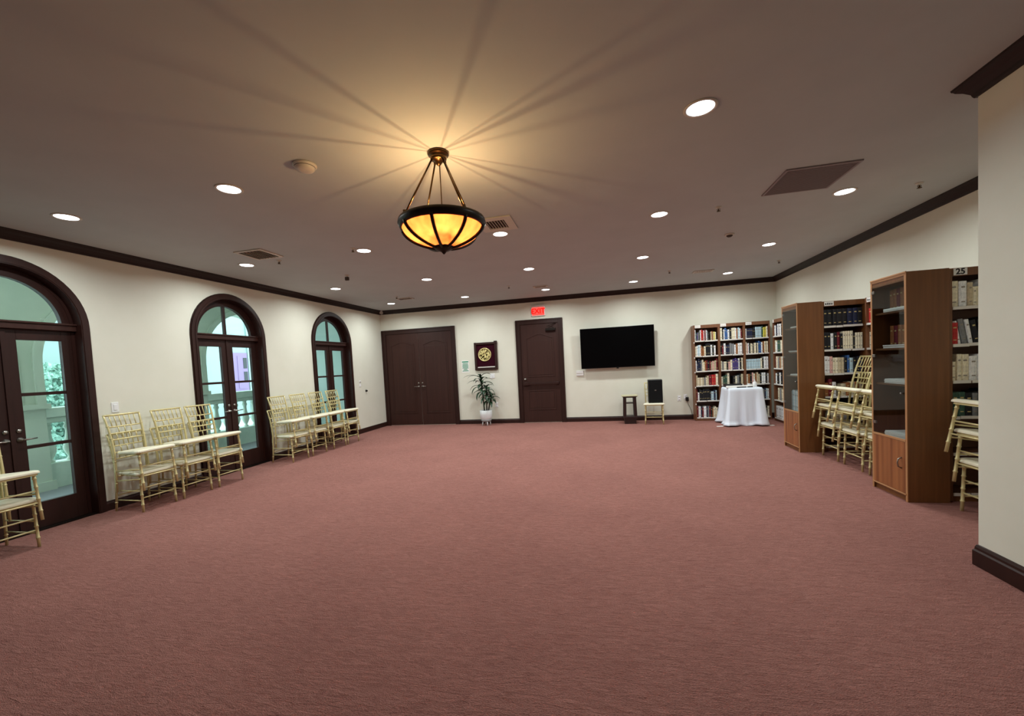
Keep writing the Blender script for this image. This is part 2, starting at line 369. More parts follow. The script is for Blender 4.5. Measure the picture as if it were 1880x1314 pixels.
# ------------------------------------------------------------------ recessed lights (grid), the pendant takes one place
GX = [-4.82, -2.99, -1.15, .68, 2.48]; GY = [2.96, 4.96, 6.94, 9.02]
ROWN = ['row nearest the viewer', 'second row of lights', 'third row of lights', 'row nearest the far wall']
COLN = ['beside the arched-door wall', 'in second line from arched-door wall', 'in the middle line', 'in fourth line from arched-door wall', 'beside the bookcase wall']
LAMP_W = 21.5
first = None
for j, y in enumerate(GY):
    for i, x in enumerate(GX):
        if j == 0 and i in (2, 4): continue
        lab = 'round recessed ceiling light %s, %s' % (COLN[i], ROWN[j])
        if first is None:
            first = r = thing('recessed_light', lab, 'ceiling light', (x, y, HC), group='recessed lights in the ceiling')
            MB().lathe([(.085, 0), (.104, 0), (.104, -.004), (.097, -.009), (.086, -.007), (.083, -.003)], 32).build('trim_ring', ceilfix_m, r)
            n = 32; MB().add([(.084 * math.cos(2 * PI * k / n), .084 * math.sin(2 * PI * k / n), -.004) for k in range(n)], [tuple(range(n))[::-1]]).build('diffuser', led_m, r)
            L = bpy.data.lights.new('recessed_lamp', 'AREA'); L.shape = 'DISK'; L.size = .165; L.energy = LAMP_W; L.color = (.93, 1.0, .98); L.spread = math.radians(162)
            o = bpy.data.objects.new('recessed_lamp', L); COL.objects.link(o); o.parent = r; o.location = (0, 0, -.012)
        else:
            r = copy_tree(first); r.location = (x, y, HC); r['label'] = lab

# ------------------------------------------------------------------ pendant
PX, PY = -1.125, 2.96
p = thing('pendant_light', 'bronze pendant lamp with a glowing amber glass bowl on four rods', 'pendant lamp', (PX, PY, HC))
MB().lathe([(0, 0), (.078, 0), (.08, -.012), (.074, -.022), (.062, -.026), (.058, -.04), (.06, -.048), (.05, -.056), (.03, -.062), (.022, -.08), (.008, -.094), (0, -.096)], 28).build('canopy', canopy_m, p)
ZR = -.53; RR = .318; BDEP = .165
ring = MB().lathe([(RR, 0), (RR + .006, .01), (RR, .035), (RR - .012, .04), (RR - .03, .036), (RR - .034, 0), (RR - .03, -.02), (RR - .008, -.022), (RR, 0)], 48, (0, 0, ZR))
ring.build('ring', bronze_m, p)
for k in range(4):
    a = math.radians(-38) + k * PI / 2; ca, sa = math.cos(a), math.sin(a)
    rd = MB().tube([(ca * .05, sa * .05, -.05), (ca * (RR - .02), sa * (RR - .02), ZR + .03)], .0068, 8)
    rd.lathe([(0, -.012), (.010, -.008), (.010, .008), (0, .012)], 8, (ca * .055, sa * .055, -.055)).lathe([(0, -.02), (.012, -.012), (.012, .012), (0, .016)], 8, (ca * (RR - .02), sa * (RR - .02), ZR + .045))
    rd.build('rod', canopy_m, p)
def bowl_r(z):      # z from 0 (rim) down to -.27
    t = -z / BDEP; return (RR - .02) * max(0, 1 - t ** 1.75) ** .62 if t < 1 else 0
zs = [-BDEP * math.sin(k / 16 * PI / 2) for k in range(17)]
MB().lathe([(bowl_r(z), ZR - .004 + z) for z in zs[:-1]] + [(.004, ZR - BDEP - .004)], 48).build('glass_bowl', amber_m, p)
for k in range(8):
    a = math.radians(-82 + 45 * k); ca, sa = math.cos(a), math.sin(a)
    pts = [((bowl_r(z) + .008) * ca, (bowl_r(z) + .008) * sa, ZR - .008 + z) for z in zs]
    MB().tube(pts, [.0135 - .003 * q / 16 for q in range(17)], 6).build('rib', bronze_m, p)
MB().lathe([(.075, ZR - BDEP + .012), (.078, ZR - BDEP + .002), (.062, ZR - BDEP - .01), (.04, ZR - BDEP - .02), (.02, ZR - BDEP - .028), (.012, ZR - BDEP - .038), (.004, ZR - BDEP - .046), (0, ZR - BDEP - .047)], 24).build('finial', bronze_m, p)
MB().tube([(.006, 0, -.09), (.004, 0, ZR - BDEP + .02)], .0042, 8).build('cord', canopy_m, p)
bl_pos = []
for k in range(3):
    a = k * 2 * PI / 3 + .9; bx, by = .11 * math.cos(a), .11 * math.sin(a)
    bl_pos.append((PX + bx, PY + by, HC + ZR - .02))
    bu = MB().lathe([(0, -.02), (.012, -.018), (.013, .0), (.018, .012), (.022, .03), (.018, .048), (.008, .056), (0, .058)], 14, (bx, by, ZR - .05)).tube([(bx, by, ZR - .07), (0, 0, ZR - .12)], .006, 6)
    bu.build('bulb', bulb_m, p)
for q in bl_pos:
    L = bpy.data.lights.new('pendant_bulb_light', 'POINT'); L.energy = 8.5; L.color = (1, .67, .30); L.shadow_soft_size = .006
    o = bpy.data.objects.new('pendant_bulb_light', L); COL.objects.link(o); o.location = (q[0], q[1], q[2] + .045)

# ------------------------------------------------------------------ ceiling fittings
def ceil_thing(name, label, cat, x, y, group=None): return thing(name, label, cat, (x, y, HC), group=group)
g = ceil_thing('return_air_grille', 'square grey return air grille set flush in the ceiling', 'air grille', 1.94, 4.47)
MB().box(-.295, .295, -.295, .295, -.006, 0).build('backing', grille_m, g)
fr = MB()
for a in (-1, 1): fr.box(a * .295, a * .275, -.295, .295, -.012, -.004).box(-.275, .275, a * .295, a * .275, -.012, -.004)
fr.build('frame', grille_m, g)
sl = MB()
for k in range(27): yv = -.27 + k * .0207; sl.box(-.275, .275, yv, yv + .004, -.010, -.005)
sl.build('louvre', grille_m, g)
def vent(x, y, wx, wy, lab, t=.035):
    v = ceil_thing('ceiling_vent', lab, 'air vent', x, y, 'supply vents in the ceiling')
    f = MB()
    for a in (-1, 1): f.box(a * wx / 2, a * (wx / 2 - t), -wy / 2, wy / 2, -.014, 0).box(-wx / 2 + t, wx / 2 - t, a * wy / 2, a * (wy / 2 - t), -.014, 0)
    f.build('frame', ceilfix_m, v, .003)
    MB().box(-wx / 2 + t, wx / 2 - t, -wy / 2 + t, wy / 2 - t, -.003, 0).build('backing', ventd_m, v)
    s = MB(); n = 7
    for k in range(n):
        xx = -wx / 2 + t + (wx - 2 * t) * (k + .5) / n
        s.add([(xx - .012, -wy / 2 + t, -.004), (xx + .006, -wy / 2 + t, -.022), (xx + .006, wy / 2 - t, -.022), (xx - .012, wy / 2 - t, -.004), (xx - .011, -wy / 2 + t, -.002), (xx + .008, -wy / 2 + t, -.021), (xx + .008, wy / 2 - t, -.021), (xx - .011, wy / 2 - t, -.002)],
              [(0, 1, 2, 3), (7, 6, 5, 4), (0, 4, 5, 1), (2, 6, 7, 3), (1, 5, 6, 2), (0, 3, 7, 4)])
    s.build('blade', ceilfix_m, v)
vent(-4.26, 4.59, .40, .39, 'square white supply vent near the arched-door wall, past the second row of lights')
vent(-1.10, 4.6, .40, .44, 'square white supply vent partly hidden behind the pendant bowl', .09)
vent(1.93, 8.58, .36, .2, 'slim dark supply vent near the bookcases at the far end')
vent(-4.22, 8.54, .36, .2, 'slim dark supply vent near the double door corner')
vent(-1.2, 8.60, .3, .16, 'slim supply vent in front of the exit sign')
s = ceil_thing('smoke_detector', 'round off-white smoke detector left of the pendant lamp', 'smoke detector', -2.14, 2.81)
MB().lathe([(0, 0), (.085, 0), (.085, -.012), (.075, -.016), (.07, -.03), (.06, -.042), (.03, -.05), (0, -.051)], 28).build('body', ceilfix_m, s)
MB().lathe([(.071, -.017), (.074, -.02), (.07, -.028), (.066, -.03)], 28).build('vent_slots', ventd_m, s)
SPR = [(3.14, 4.987, 'by the right wall above the near cabinet'), (1.291, 4.964, 'between the grille and the fourth line of lights'), (1.274, 8.246, 'near the far right vent'),
       (3.10, 8.245, 'above the corner bookcase'), (-4.271, 4.938, 'beside the left square vent'), (-1.796, 8.255, 'left of the exit sign'), (-4.26, 8.228, 'near the double door vent'), (-3.06, 4.82, 'beside a light left of the pendant bowl')]
sp0 = None
for x, y, wh in SPR:
    lab = 'small bronze fire sprinkler head %s' % wh
    if sp0 is None:
        sp0 = o = ceil_thing('sprinkler_head', lab, 'sprinkler', x, y, 'sprinkler heads in the ceiling')
        MB().lathe([(0, 0), (.034, 0), (.03, -.006), (.014, -.008), (.012, -.02), (0, -.02)], 18).build('escutcheon', ceilfix_m, o)
        MB().lathe([(.006, -.018), (.006, -.04), (.018, -.044), (.022, -.047), (.0, -.048)], 14).tube([(.012, 0, -.018), (.016, 0, -.03), (.006, 0, -.042)], .0025, 6).tube([(-.012, 0, -.018), (-.016, 0, -.03), (-.006, 0, -.042)], .0025, 6).build('deflector', canopy_m, o)
    else:
        o = copy_tree(sp0); o.location = (x, y, HC); o['label'] = lab
s = ceil_thing('ceiling_camera', 'small round dome camera on the ceiling between grille and far lights', 'camera', 1.72, 6.13)
MB().lathe([(0, 0), (.06, 0), (.058, -.012), (.045, -.016), (0, -.016)], 24).build('plate', ceilfix_m, s)
MB().lathe([(.04, -.014), (.036, -.028), (.02, -.038), (0, -.04)], 24).build('dome', ventd_m, s)
s = ceil_thing('ceiling_sensor', 'small hanging sensor near the third arched door', 'sensor', -4.0, 6.08)
MB().lathe([(0, 0), (.035, 0), (.03, -.01), (.012, -.014), (.012, -.03), (0, -.03)], 18).build('mount', ceilfix_m, s)
MB().box(-.03, .03, -.02, .02, -.085, -.03).build('sensor_head', ventd_m, s, .006)
cam = thing('corner_camera', 'small white camera in the top left corner of the far wall', 'camera', (XL + .10, YB - .10, HC))
MB().box(-.02, .02, -.02, .02, -.03, 0).build('bracket', white_m, cam, .004)
MB().box(-.028, .028, -.05, .03, -.085, -.03).lathe([(0, -.052), (.016, -.052), (.016, -.05), (.02, -.049)], 12, (0, 0, -.057), M=Matrix.Rotation(0, 4, 'X')).build('camera_body', ceilfix_m, cam, .006)

# ------------------------------------------------------------------ exit sign
e = thing('exit_sign', 'lit red EXIT sign on the far wall above the single door', 'exit sign', (-1.48, YB, 2.715))
MB().box(-.165, .165, -.045, 0, -.12, .105).build('housing', white_m, e, .006)
MB().box(-.165, .165, -.06, -.0, .108, .145).build('mounting_canopy', ceilfix_m, e, .005)
MB().box(-.15, .15, -.05, -.044, -.105, .09).build('face', exit_face_m, e)
text_mesh('lettering', 'EXIT', .165, Matrix.Translation((0, -.052, -.008)) @ FACE_NEG_Y, exit_ink_m, e, .002, bold=.004)

# ------------------------------------------------------------------ television
t = thing('television', 'large black flat television mounted on the far wall', 'television', (.326, YB, 1.728))
tilt = Matrix.Translation((0, -.155, 0)) @ Matrix.Rotation(math.radians(2), 4, 'X')
MB().box(-.828, .828, .0, .03, -.468, .468, M=tilt).build('frame', black_m, t, .004)
MB().box(-.5, .5, .03, .06, -.42, .2, M=tilt).build('rear_housing', black_m, t, .008)
MB().box(-.819, .819, -.003, 0, -.454, .459, M=tilt).build('screen', screen_m, t)
MB().box(-.25, .25, -.03, 0, -.2, .2).box(-.04, .04, -.11, -.02, -.12, .12).box(-.3, -.26, -.115, -.09, -.22, .22).box(.26, .3, -.115, -.09, -.22, .22).box(-.3, .3, -.11, -.09, -.03, .03).build('wall_mount', bronze_m, t)
MB().box(-.025, .025, -.001, .008, -.49, -.468, M=tilt).build('sensor_tab', black_m, t, .002)

# ------------------------------------------------------------------ wall plates
def plate(name, label, cat, loc, wall, wd=.075, ht=.12, kind='switch', group=None):
    o = thing(name, label, cat, loc, {'back': 0, 'left': -PI / 2 + PI}.get(wall, 0), group)
    # local: faces -Y
    MB().box(-wd / 2, wd / 2, -.007, 0, -ht / 2, ht / 2).build('cover_plate', white_m, o, .003)
    if kind == 'switch': MB().box(-.018, .018, -.012, -.006, -.034, .034).build('rocker', white_m, o, .003)
    elif kind == 'outlet':
        m = MB()
        for s in (-1, 1): m.lathe([(0, 0), (.019, 0), (.018, .003), (0, .003)], 14, M=Matrix.Translation((0, -.007, s * .026)) @ FACE_NEG_Y)
        m.build('socket', white_m, o)
    return o
o = plate('light_switch', 'white light switch between the first two arched doors', 'light switch', (XL, 3.787, 1.19), 'left')
o = plate('thermostat', 'small white thermostat right of the farthest arched door', 'thermostat', (XL, 8.895, 1.235), 'left', .08, .06, 'none')
MB().box(-.02, .02, -.016, -.006, -.012, .012).build('display', ceilfix_m, o, .002)
o = plate('light_switch', 'small white switch just under the thermostat', 'light switch', (XL, 8.89, 1.15), 'left', .07, .07, 'switch')
o = thing('wall_button', 'small dark round button on the wall near the far left corner', 'button', (XL, 9.128, 1.0), PI / 2)
MB().lathe([(0, 0), (.03, 0), (.028, .006), (.014, .01), (.014, .02), (.022, .028), (.018, .036), (0, .038)], 18, M=FACE_NEG_Y).build('dial', bronze_m, o)
plate('wall_outlet', 'white wall outlet between the speaker chair and the plugged adapter', 'outlet', (1.666, YB, .49), 'back', .075, .125, 'outlet')
o = plate('wall_outlet', 'white wall outlet holding the black adapter beside the bookcases', 'outlet', (1.80, YB, .52), 'back', .075, .12, 'outlet')
a = thing('power_adapter', 'black power adapter plugged into the outlet beside the bookcases', 'power adapter', (1.83, YB - .012, .47))
MB().box(-.035, .03, -.05, 0, -.045, .045).build('plug_body', black_m, a, .008)
MB().tube([(0, -.03, -.045), (.02, -.035, -.12), (.07, -.03, -.24), (.10, -.02, -.36)], .005, 6).build('cord', black_m, a)
plate('wall_outlet', 'white wall outlet to the right of the potted plant', 'outlet', (-2.645, YB, .47), 'back', .075, .12, 'outlet')
plate('light_switch', 'white switch plate just under the gold plaque, behind the leaves', 'light switch', (-2.72, YB, 1.2), 'back', .12, .12, 'switch')
o = thing('cable_box', 'white cable outlet box under the left corner of the television', 'cable box', (-.55, YB, 1.165))
MB().box(-.085, .085, -.03, 0, -.06, .06).build('housing', white_m, o, .005)
MB().box(-.08, .08, -.034, -.028, -.008, .004).build('lid_seam', ceilfix_m, o)

# ------------------------------------------------------------------ plaque and paper notice
k = thing('wall_plaque', 'dark framed plaque with a round gold emblem on burgundy velvet', 'plaque', (-2.855, YB, 1.70))
MB().box(-.27, .27, -.02, 0, -.33, .33).build('backing', velvet_m, k)
f = MB()
for s in (-1, 1): f.box(s * .295, s * .235, -.05, 0, -.345, .35).box(-.235, .235, -.05, 0, s * .345, s * .29)
f.box(.225, .3, -.055, 0, .29, .37)
f.build('frame', dark_m, k, .008)
MB().box(-.225, .225, -.03, -.02, -.285, -.262).build('title_bar', strip_m, k, .003)
MB().lathe([(0, 0), (.15, 0), (.15, .006), (0, .006)], 40, M=Matrix.Translation((-.03, -.02, .04)) @ FACE_NEG_Y).build('emblem_ground', mat('dark_gold', (70, 58, 24), .5, .6), k)
em = MB(); cx, cz = -.03, .04
RM = Matrix.Translation((cx, -.02, cz)) @ FACE_NEG_Y
em.lathe([(.142, .004), (.148, .016), (.16, .02), (.168, .014), (.17, 0)], 40, M=RM)
rnd = random.Random(3)
for q in range(80):
    rr = .132 * math.sqrt(rnd.random()); an = rnd.random() * 2 * PI; s = .007 + .012 * rnd.random()
    em.lathe([(0, s * .8), (s * .5, s * .7), (s * .85, s * .35), (s, 0)], 8, M=RM @ Matrix.Translation((rr * math.cos(an), rr * math.sin(an), .008)) @ Matrix.Rotation(rnd.random() * 3, 4, 'Z') @ Matrix.Diagonal((1.6, .8, 1, 1)))
for q in range(18):
    an = q * 2 * PI / 18; em.box(.105, .14, -.004, .004, .008, .02, M=RM @ Matrix.Rotation(an, 4, 'Z'))
em.build('emblem', gold_m, k)
n = thing('paper_notice', 'small white notice with green print on the wall beside the double door', 'notice', (-3.415, YB, 1.465))
MB().box(-.1, .1, -.003, 0, -.155, .155).build('sheet', paper_m, n)
b = MB(); b.box(-.085, .085, -.0045, -.003, .105, .135)
rnd = random.Random(5)
for q in range(9): wv = .04 + .045 * rnd.random(); zz = .08 - q * .024; b.box(-wv, wv, -.0045, -.003, zz - .007, zz + .007)
b.build('print', inkt_m, n)

# ------------------------------------------------------------------ chairs
def leg_pts(front, s):
    if front: return [(.19, s * .178, .435), (.205, s * .185, 0)]
    # rear post: foot splayed back, up through the seat and curving back to the top rail
    return [(-.205, s * .178, 0), (-.185, s * .172, .25), (-.178, s * .168, .45), (-.184, s * .170, .57), (-.202, s * .175, .72), (-.226, s * .182, .84), (-.237, s * .185, .89)]
def rear_x(z):
    P = leg_pts(False, 1)
    for a, b in zip(P, P[1:]):
        if a[2] <= z <= b[2]: return a[0] + (b[0] - a[0]) * (z - a[2]) / (b[2] - a[2])
    return P[-1][0]
def rear_y(z):
    P = leg_pts(False, 1)
    for a, b in zip(P, P[1:]):
        if a[2] <= z <= b[2]: return a[1] + (b[1] - a[1]) * (z - a[2]) / (b[2] - a[2])
    return P[-1][1]
def ringed(mb, p0, p1, r, ts=(.12, .3, .55, .8)):
    """bamboo-look stick: a tube with raised rings"""
    p0, p1 = Vector(p0), Vector(p1); pts = []; rs = []
    last = 0
    for t in (0,) + tuple(ts) + (1,):
        if 0 < t < 1:
            for dt, k in ((-.02, 1), (-.008, 1.28), (.008, 1.28), (.02, 1)): pts.append(p0.lerp(p1, t + dt)); rs.append(r * k)
        else: pts.append(p0.lerp(p1, t)); rs.append(r)
    mb.tube(pts, rs, 8)
def make_chair(label, group):
    c = thing('chiavari_chair', label, 'chair', (0, 0, 0), group=group)
    n = 7
    def outline(g=0.):
        A = []
        def corner(cx, cy, r, a0):
            for q in range(5): a = a0 + PI / 2 * q / 4; A.append((cx + r * math.cos(a), cy + r * math.sin(a)))
        corner(.188 + g, .172 + g, .048, 0); corner(-.155 - g, .122 + g, .03, PI / 2); corner(-.155 - g, -.122 - g, .03, PI); corner(.188 + g, -.172 - g, .048, 3 * PI / 2)
        return A
    s = MB(); A = outline(); nA = len(A)
    levels = [(0, .43), (0, .444), (-.006, .453), (-.02, .459), (-.06, .462)]
    vs = []
    for g, z in levels: vs += [(x + (g if x > 0 else -g), y + (g if y > 0 else -g), z) for x, y in A]
    fs = [(i * nA + k_, i * nA + (k_ + 1) % nA, (i + 1) * nA + (k_ + 1) % nA, (i + 1) * nA + k_) for i in range(len(levels) - 1) for k_ in range(nA)]
    fs += [tuple(range(nA))[::-1], tuple(range((len(levels) - 1) * nA, len(levels) * nA))]
    s.add(vs, fs, False); s.build('seat', seat_m, c)
    fr_ = MB(); B = outline(-.012)
    fr_.prism([(x, y) for x, y in B], .412, .43, 'z'); fr_.build('seat_frame', brass_m, c)
    for sg in (-1, 1):
        m = MB(); P = leg_pts(True, sg); ringed(m, P[0], P[1], .0125); m.build('leg', brass_m, c)
        m = MB(); P = leg_pts(False, sg); m.tube(P, [.0115, .0125, .013, .0125, .012, .011, .010], 8)
        for z in (.1, .35, .62, .76):
            x = rear_x(z); m.lathe([(.012, -.006), (.016, -.002), (.016, .002), (.012, .006)], 8, (x, sg * rear_y(z), z))
        m.build('back_post', brass_m, c)
    def rail(z, r, nm='back_rail', bow=.012):
        x, y = rear_x(z), rear_y(z); m = MB().tube([(x, -y, z), (x - bow, -y * .5, z), (x - bow * 1.35, 0, z), (x - bow, y * .5, z), (x, y, z)], r, 8)
        return m.build(nm, brass_m, c)
    rail(.884, .0115, 'top_rail'); zr = [.748, .672, .600]
    for z in zr: rail(z, .0085)
    def spin(z0, z1, ys, r=.006):
        for y in ys:
            b0, b1 = -.014 * (1 - (y / .17) ** 2), -.014 * (1 - (y / .18) ** 2)
            MB().tube([(rear_x(z0) + b0, y, z0), (rear_x((z0 + z1) / 2) + b1, y, (z0 + z1) / 2), (rear_x(z1) + b1, y * 1.03, z1)], r, 6).build('spindle', brass_m, c)
    spin(.748, .884, [-.125, -.075, -.025, .025, .075, .125])
    spin(.600, .672, [-.1, -.033, .033, .1])
    spin(.672, .748, [-.066, 0, .066])
    def stretch(p0, p1): MB().tube([p0, p1], .0075, 8).build('stretcher', brass_m, c)
    def fx(z): return .19 + (.435 - z) / .435 * .015
    for z in (.13, .24):
        for sg in (-1, 1): stretch((fx(z), sg * .183, z), (rear_x(z), sg * .175, z))
    for z in (.16, .27): stretch((fx(z), -.183, z), (fx(z), .183, z))
    stretch((rear_x(.18), -.175, .18), (rear_x(.18), .175, .18))
    return c
chair0 = None
def put_chair(x, y, z, rz, label, group, tilt=0.):
    global chair0
    if chair0 is None: chair0 = c = make_chair(label, group)
    else: c = copy_tree(chair0)
    c.location = (x, y, z); c.rotation_euler = (0, -math.radians(tilt), rz); c['label'] = label; c['group'] = group
    return c
DZ, DX = .2425, .076
GL = 'gold chairs stacked along the arched-door wall'; GR = 'gold chairs stacked between the bookcases'
left = [(2.53, 2.53, 'stack by the nearest arched door'), (3.79, 3.765, 'stack beside the light switch'), (4.26, 4.27, 'second stack from the light switch'), (4.745, 4.70, 'stack in front of the middle arched door'),
        (6.12, 6.13, 'first stack past the middle arched door'), (6.61, 6.63, 'second stack past the middle arched door'), (7.21, 7.12, 'third stack past the middle arched door'), (7.66, 7.62, 'last stack before the far left corner')]
for yb, yt, wh in left:
    xo = -5.355
    put_chair(xo, yb, 0, 0, 'gold chair at the bottom of the ' + wh, GL)
    put_chair(xo + DX, yt, DZ, 0, 'gold chair on top of the ' + wh, GL, 4)
right = [(3.085, 6.18, 'stack beside the open-fronted shelves'), (3.085, 5.67, 'middle stack between the two glazed cabinets'), (3.085, 5.165, 'stack just behind the nearer glazed cabinet'), (3.155, 4.04, 'stack by the near right wall edge')]
for x, y, wh in right:
    put_chair(x, y, 0, PI, 'gold chair at the bottom of the ' + wh, GR)
    put_chair(x - .064, y - .01, DZ, PI, 'gold chair in the middle of the ' + wh, GR, 4.5)
    put_chair(x - .128, y - .02, 2 * DZ, PI, 'gold chair on top of the ' + wh, GR, 9)
SCX, SCY, SCR = 1.055, 9.545, -PI / 2 - .10
put_chair(SCX, SCY, 0, SCR, 'single gold chair holding the black loudspeaker by the far wall', 'chairs against the far wall')
sp = thing('loudspeaker', 'black box loudspeaker standing on the single gold chair', 'loudspeaker', (SCX + .03, SCY - .055, .4625), -.03)
MB().box(-.148, .148, -.09, .13, 0, .505).build('cabinet', black_m, sp, .012)
MB().box(-.14, .14, -.1, -.088, .012, .493).build('grille', blackf_m, sp, .005)
MB().box(-.018, .018, -.1035, -.1, .265, .285).build('badge', silver_m, sp, .002)

# ------------------------------------------------------------------ stool
st = thing('pedestal_stool', 'dark wooden pedestal stand with open sides beside the speaker chair', 'stand', (.545, 9.62, 0))
MB().box(-.175, .175, -.16, .16, .615, .635).build('top', stoolt_m, st, .004)
MB().prism([(-.125, .585), (.125, .585), (.165, .612), (-.165, .612)], -.14, .14, 'y').build('apron', stool_m, st)
for sx in (-1, 1):
    for sy in (-1, 1):
        m = MB(); xa, ya = sx * .105, sy * .105
        m.add([(xa + dx * .031 + sx * .012 * (1 - q), ya + dy * .028, .14 + q * .45) for q in (0, 1) for dx, dy in ((-1, -1), (1, -1), (1, 1), (-1, 1))],
              [(3, 2, 1, 0), (4, 5, 6, 7), (0, 1, 5, 4), (1, 2, 6, 5), (2, 3, 7, 6), (3, 0, 4, 7)])
        m.build('leg', stool_m, st)
MB().box(-.1, .1, -.115, -.095, .452, .468).box(-.1, .1, .095, .115, .452, .468).build('rail', stool_m, st)
MB().box(-.145, .145, -.135, .135, .12, .165).box(-.125, .125, -.12, .12, 0, .12).box(-.12, .12, -.13, .13, .165, .172).build('base', stool_m, st, .006)

# ------------------------------------------------------------------ potted plant
pl = thing('potted_plant', 'leafy green cane plant in a white pot between the two far doors', 'plant', (-2.86, 9.76, 0))
MB().lathe([(.0, .13), (.105, .13), (.125, .15), (.142, .19), (.150, .26), (.153, .372), (.146, .374), (.14, .35), (.0, .35)], 32).build('pot', pot_m, pl)
MB().lathe([(0, .095), (.1, .095), (.118, .105), (.13, .145), (.11, .15), (0, .15)], 32).build('saucer', potb_m, pl)
for k_ in range(4):
    a = k_ * PI / 2 + .5; MB().tube([(.085 * math.cos(a), .085 * math.sin(a), .105), (.105 * math.cos(a), .105 * math.sin(a), 0)], [.016, .011], 10).build('stand_foot', pot_m, pl)
MB().lathe([(0, .354), (.139, .352)], 24).build('soil', soil_m, pl)
rnd = random.Random(11)
canes = [(-.04, .01, -.05, 1.18, .14), (.03, -.02, .02, .95, .3), (.06, .03, .09, .72, .2)]
for bx, by, lean, hz, tw in canes:
    MB().tube([(bx, by, .35), (bx + lean * .4, by, .35 + (hz - .35) * .5), (bx + lean, by + .01, hz)], [.017, .015, .012], 8).build('cane', cane_m, pl)
def blade(mb, base, az, el, ln, wd, droop):
    n = 7; L_ = []; 
    d_ = Vector((math.cos(az), math.sin(az), 0)); sd = Vector((-math.sin(az), math.cos(az), 0)); p_ = Vector(base); e_ = el
    for q in range(n + 1):
        t = q / n; wv = wd * (math.sin(PI * min(1, .12 + .88 * t)) ** .7) if t < 1 else .001
        L_.append((p_ - sd * wv, p_ + Vector((0, 0, -wv * .35)), p_ + sd * wv)); e_ -= droop / n
        p_ = p_ + (d_ * math.cos(e_) + Vector((0, 0, math.sin(e_)))) * (ln / n)
    vs = [v for r_ in L_ for v in r_]
    fs = []
    for q in range(n):
        a_ = q * 3; fs += [(a_, a_ + 1, a_ + 4, a_ + 3), (a_ + 1, a_ + 2, a_ + 5, a_ + 4)]
    mb.add(vs, fs, True)
for ci, (bx, by, lean, hz, tw) in enumerate(canes):
    nlf = [30, 26, 18][ci]
    for q in range(nlf):
        f_ = q / nlf; z = hz - .42 * f_ * (hz - .4) / .8; t_ = (z - .35) / (hz - .35)
        m = MB(); az = q * 2.4 + ci; ln = (.26 + .16 * rnd.random()) * (.85 if ci else 1)
        # keep the leaves in front of the wall
        if math.sin(az) > .35: ln *= .55
        blade(m, (bx + lean * t_, by, z), az, 1.25 - .7 * f_ + .2 * rnd.random(), ln, .030 + .010 * rnd.random(), 1.7 + .8 * rnd.random())
        m.build('leaf', leaf_m, pl)
m = MB(); blade(m, (canes[0][0] + canes[0][2], canes[0][1], 1.17), PI - .1, .75, .52, .024, 1.3); m.build('leaf', leaf_m, pl)

# ------------------------------------------------------------------ bookcases
SH = [.075, .445, .775, 1.095, 1.425, 1.755]          # top faces of the boards, bottom to top
CH = 2.10
def bookcase(label, loc, rz, wd, dp=.28, side_tags=False, sign=None, m=case_m, nshelf=None, strips=True, group='open bookcases'):
    """local: opening faces -Y, width along X from 0, back at y=0"""
    b = thing('bookcase', label, 'bookcase', loc, rz, group)
    t = .022
    for x0 in (0, wd - t): MB().box(x0, x0 + t, -dp, 0, 0, CH).build('side_panel', m, b, .002)
    MB().box(t, wd - t, -dp, 0, CH - .022, CH).box(t, wd - t, -dp, -dp + .018, CH - .07, CH - .022).build('top', m, b, .002)
    MB().box(t, wd - t, -.012, 0, .03, CH - .022).build('back_panel', shelf_m, b)
    MB().box(t, wd - t, -dp + .015, -dp + .035, 0, SH[0] - .02).build('plinth', m, b)
    for i, z in enumerate(SH):
        s = MB().box(t, wd - t, -dp + .004, -.012, z - .02, z).build('shelf', shelf_m, b)
        if strips:
            e = MB(); rr = random.Random(int(z * 1000) + int(wd * 977) + len(label)); x = t + .003
            while x < wd - t - .02:
                w_ = min(.05 + .2 * rr.random(), wd - t - .003 - x); dz = (rr.random() - .5) * .006
                e.box(x, x + w_, -dp - .001, -dp + .0035, z - .021 + dz, z + .006 + dz); x += w_ + (.012 * rr.random())
            tag(e.build('label_strip', strip_m, s), 'white paper strip along the shelf edge')
    if side_tags:
        for z in SH[:5]:
            MB().box(-.002, .016, -dp - .003, -dp + .0, z + .28, z + .31).build('number_tag', strip_m, b)
    if sign:
        x0, w_, body = sign
        sg = MB().box(x0, x0 + w_, -dp - .003, -dp, CH - .064, CH - .004).build('sign_card', paper_m, b)
        if body: text_mesh('sign_lettering', body, .07, Matrix.Translation((x0 + w_ / 2, -dp - .004, CH - .035)) @ FACE_NEG_Y, ink_m, sg, .0006, bold=.002)
        else:
            k_ = MB(); rr = random.Random(int(x0 * 1e4) + int(loc[0] * 100))
            for q in range(4): k_.box(x0 + .012 + q * (w_ - .02) / 4, x0 + .012 + (q + .65) * (w_ - .02) / 4, -dp - .0036, -dp - .003, CH - .05, CH - .02 - .01 * rr.random())
            if rr.random() < 2: k_.build('sign_marks', ink_m if loc[1] < 8 else ceilfix_m, sg)
    return b
CODE = {'W': ((226, 228, 230), 'white'), 'C': ((222, 214, 190), 'cream'), 'E': ((190, 176, 148), 'beige'), 'G': ((122, 124, 126), 'grey'), 'K': ((30, 30, 34), 'black'), 'N': ((34, 40, 66), 'navy'),
        'B': ((56, 92, 146), 'blue'), 'L': ((176, 200, 210), 'pale blue'), 'R': ((176, 44, 44), 'red'), 'M': ((104, 28, 40), 'maroon'), 'O': ((142, 88, 50), 'brown'), 'Y': ((214, 206, 84), 'yellow'),
        'T': ((56, 84, 72), 'dark green'), 'P': ((74, 62, 118), 'purple'), 'I': ((206, 160, 152), 'pink')}
book_mesh = {}
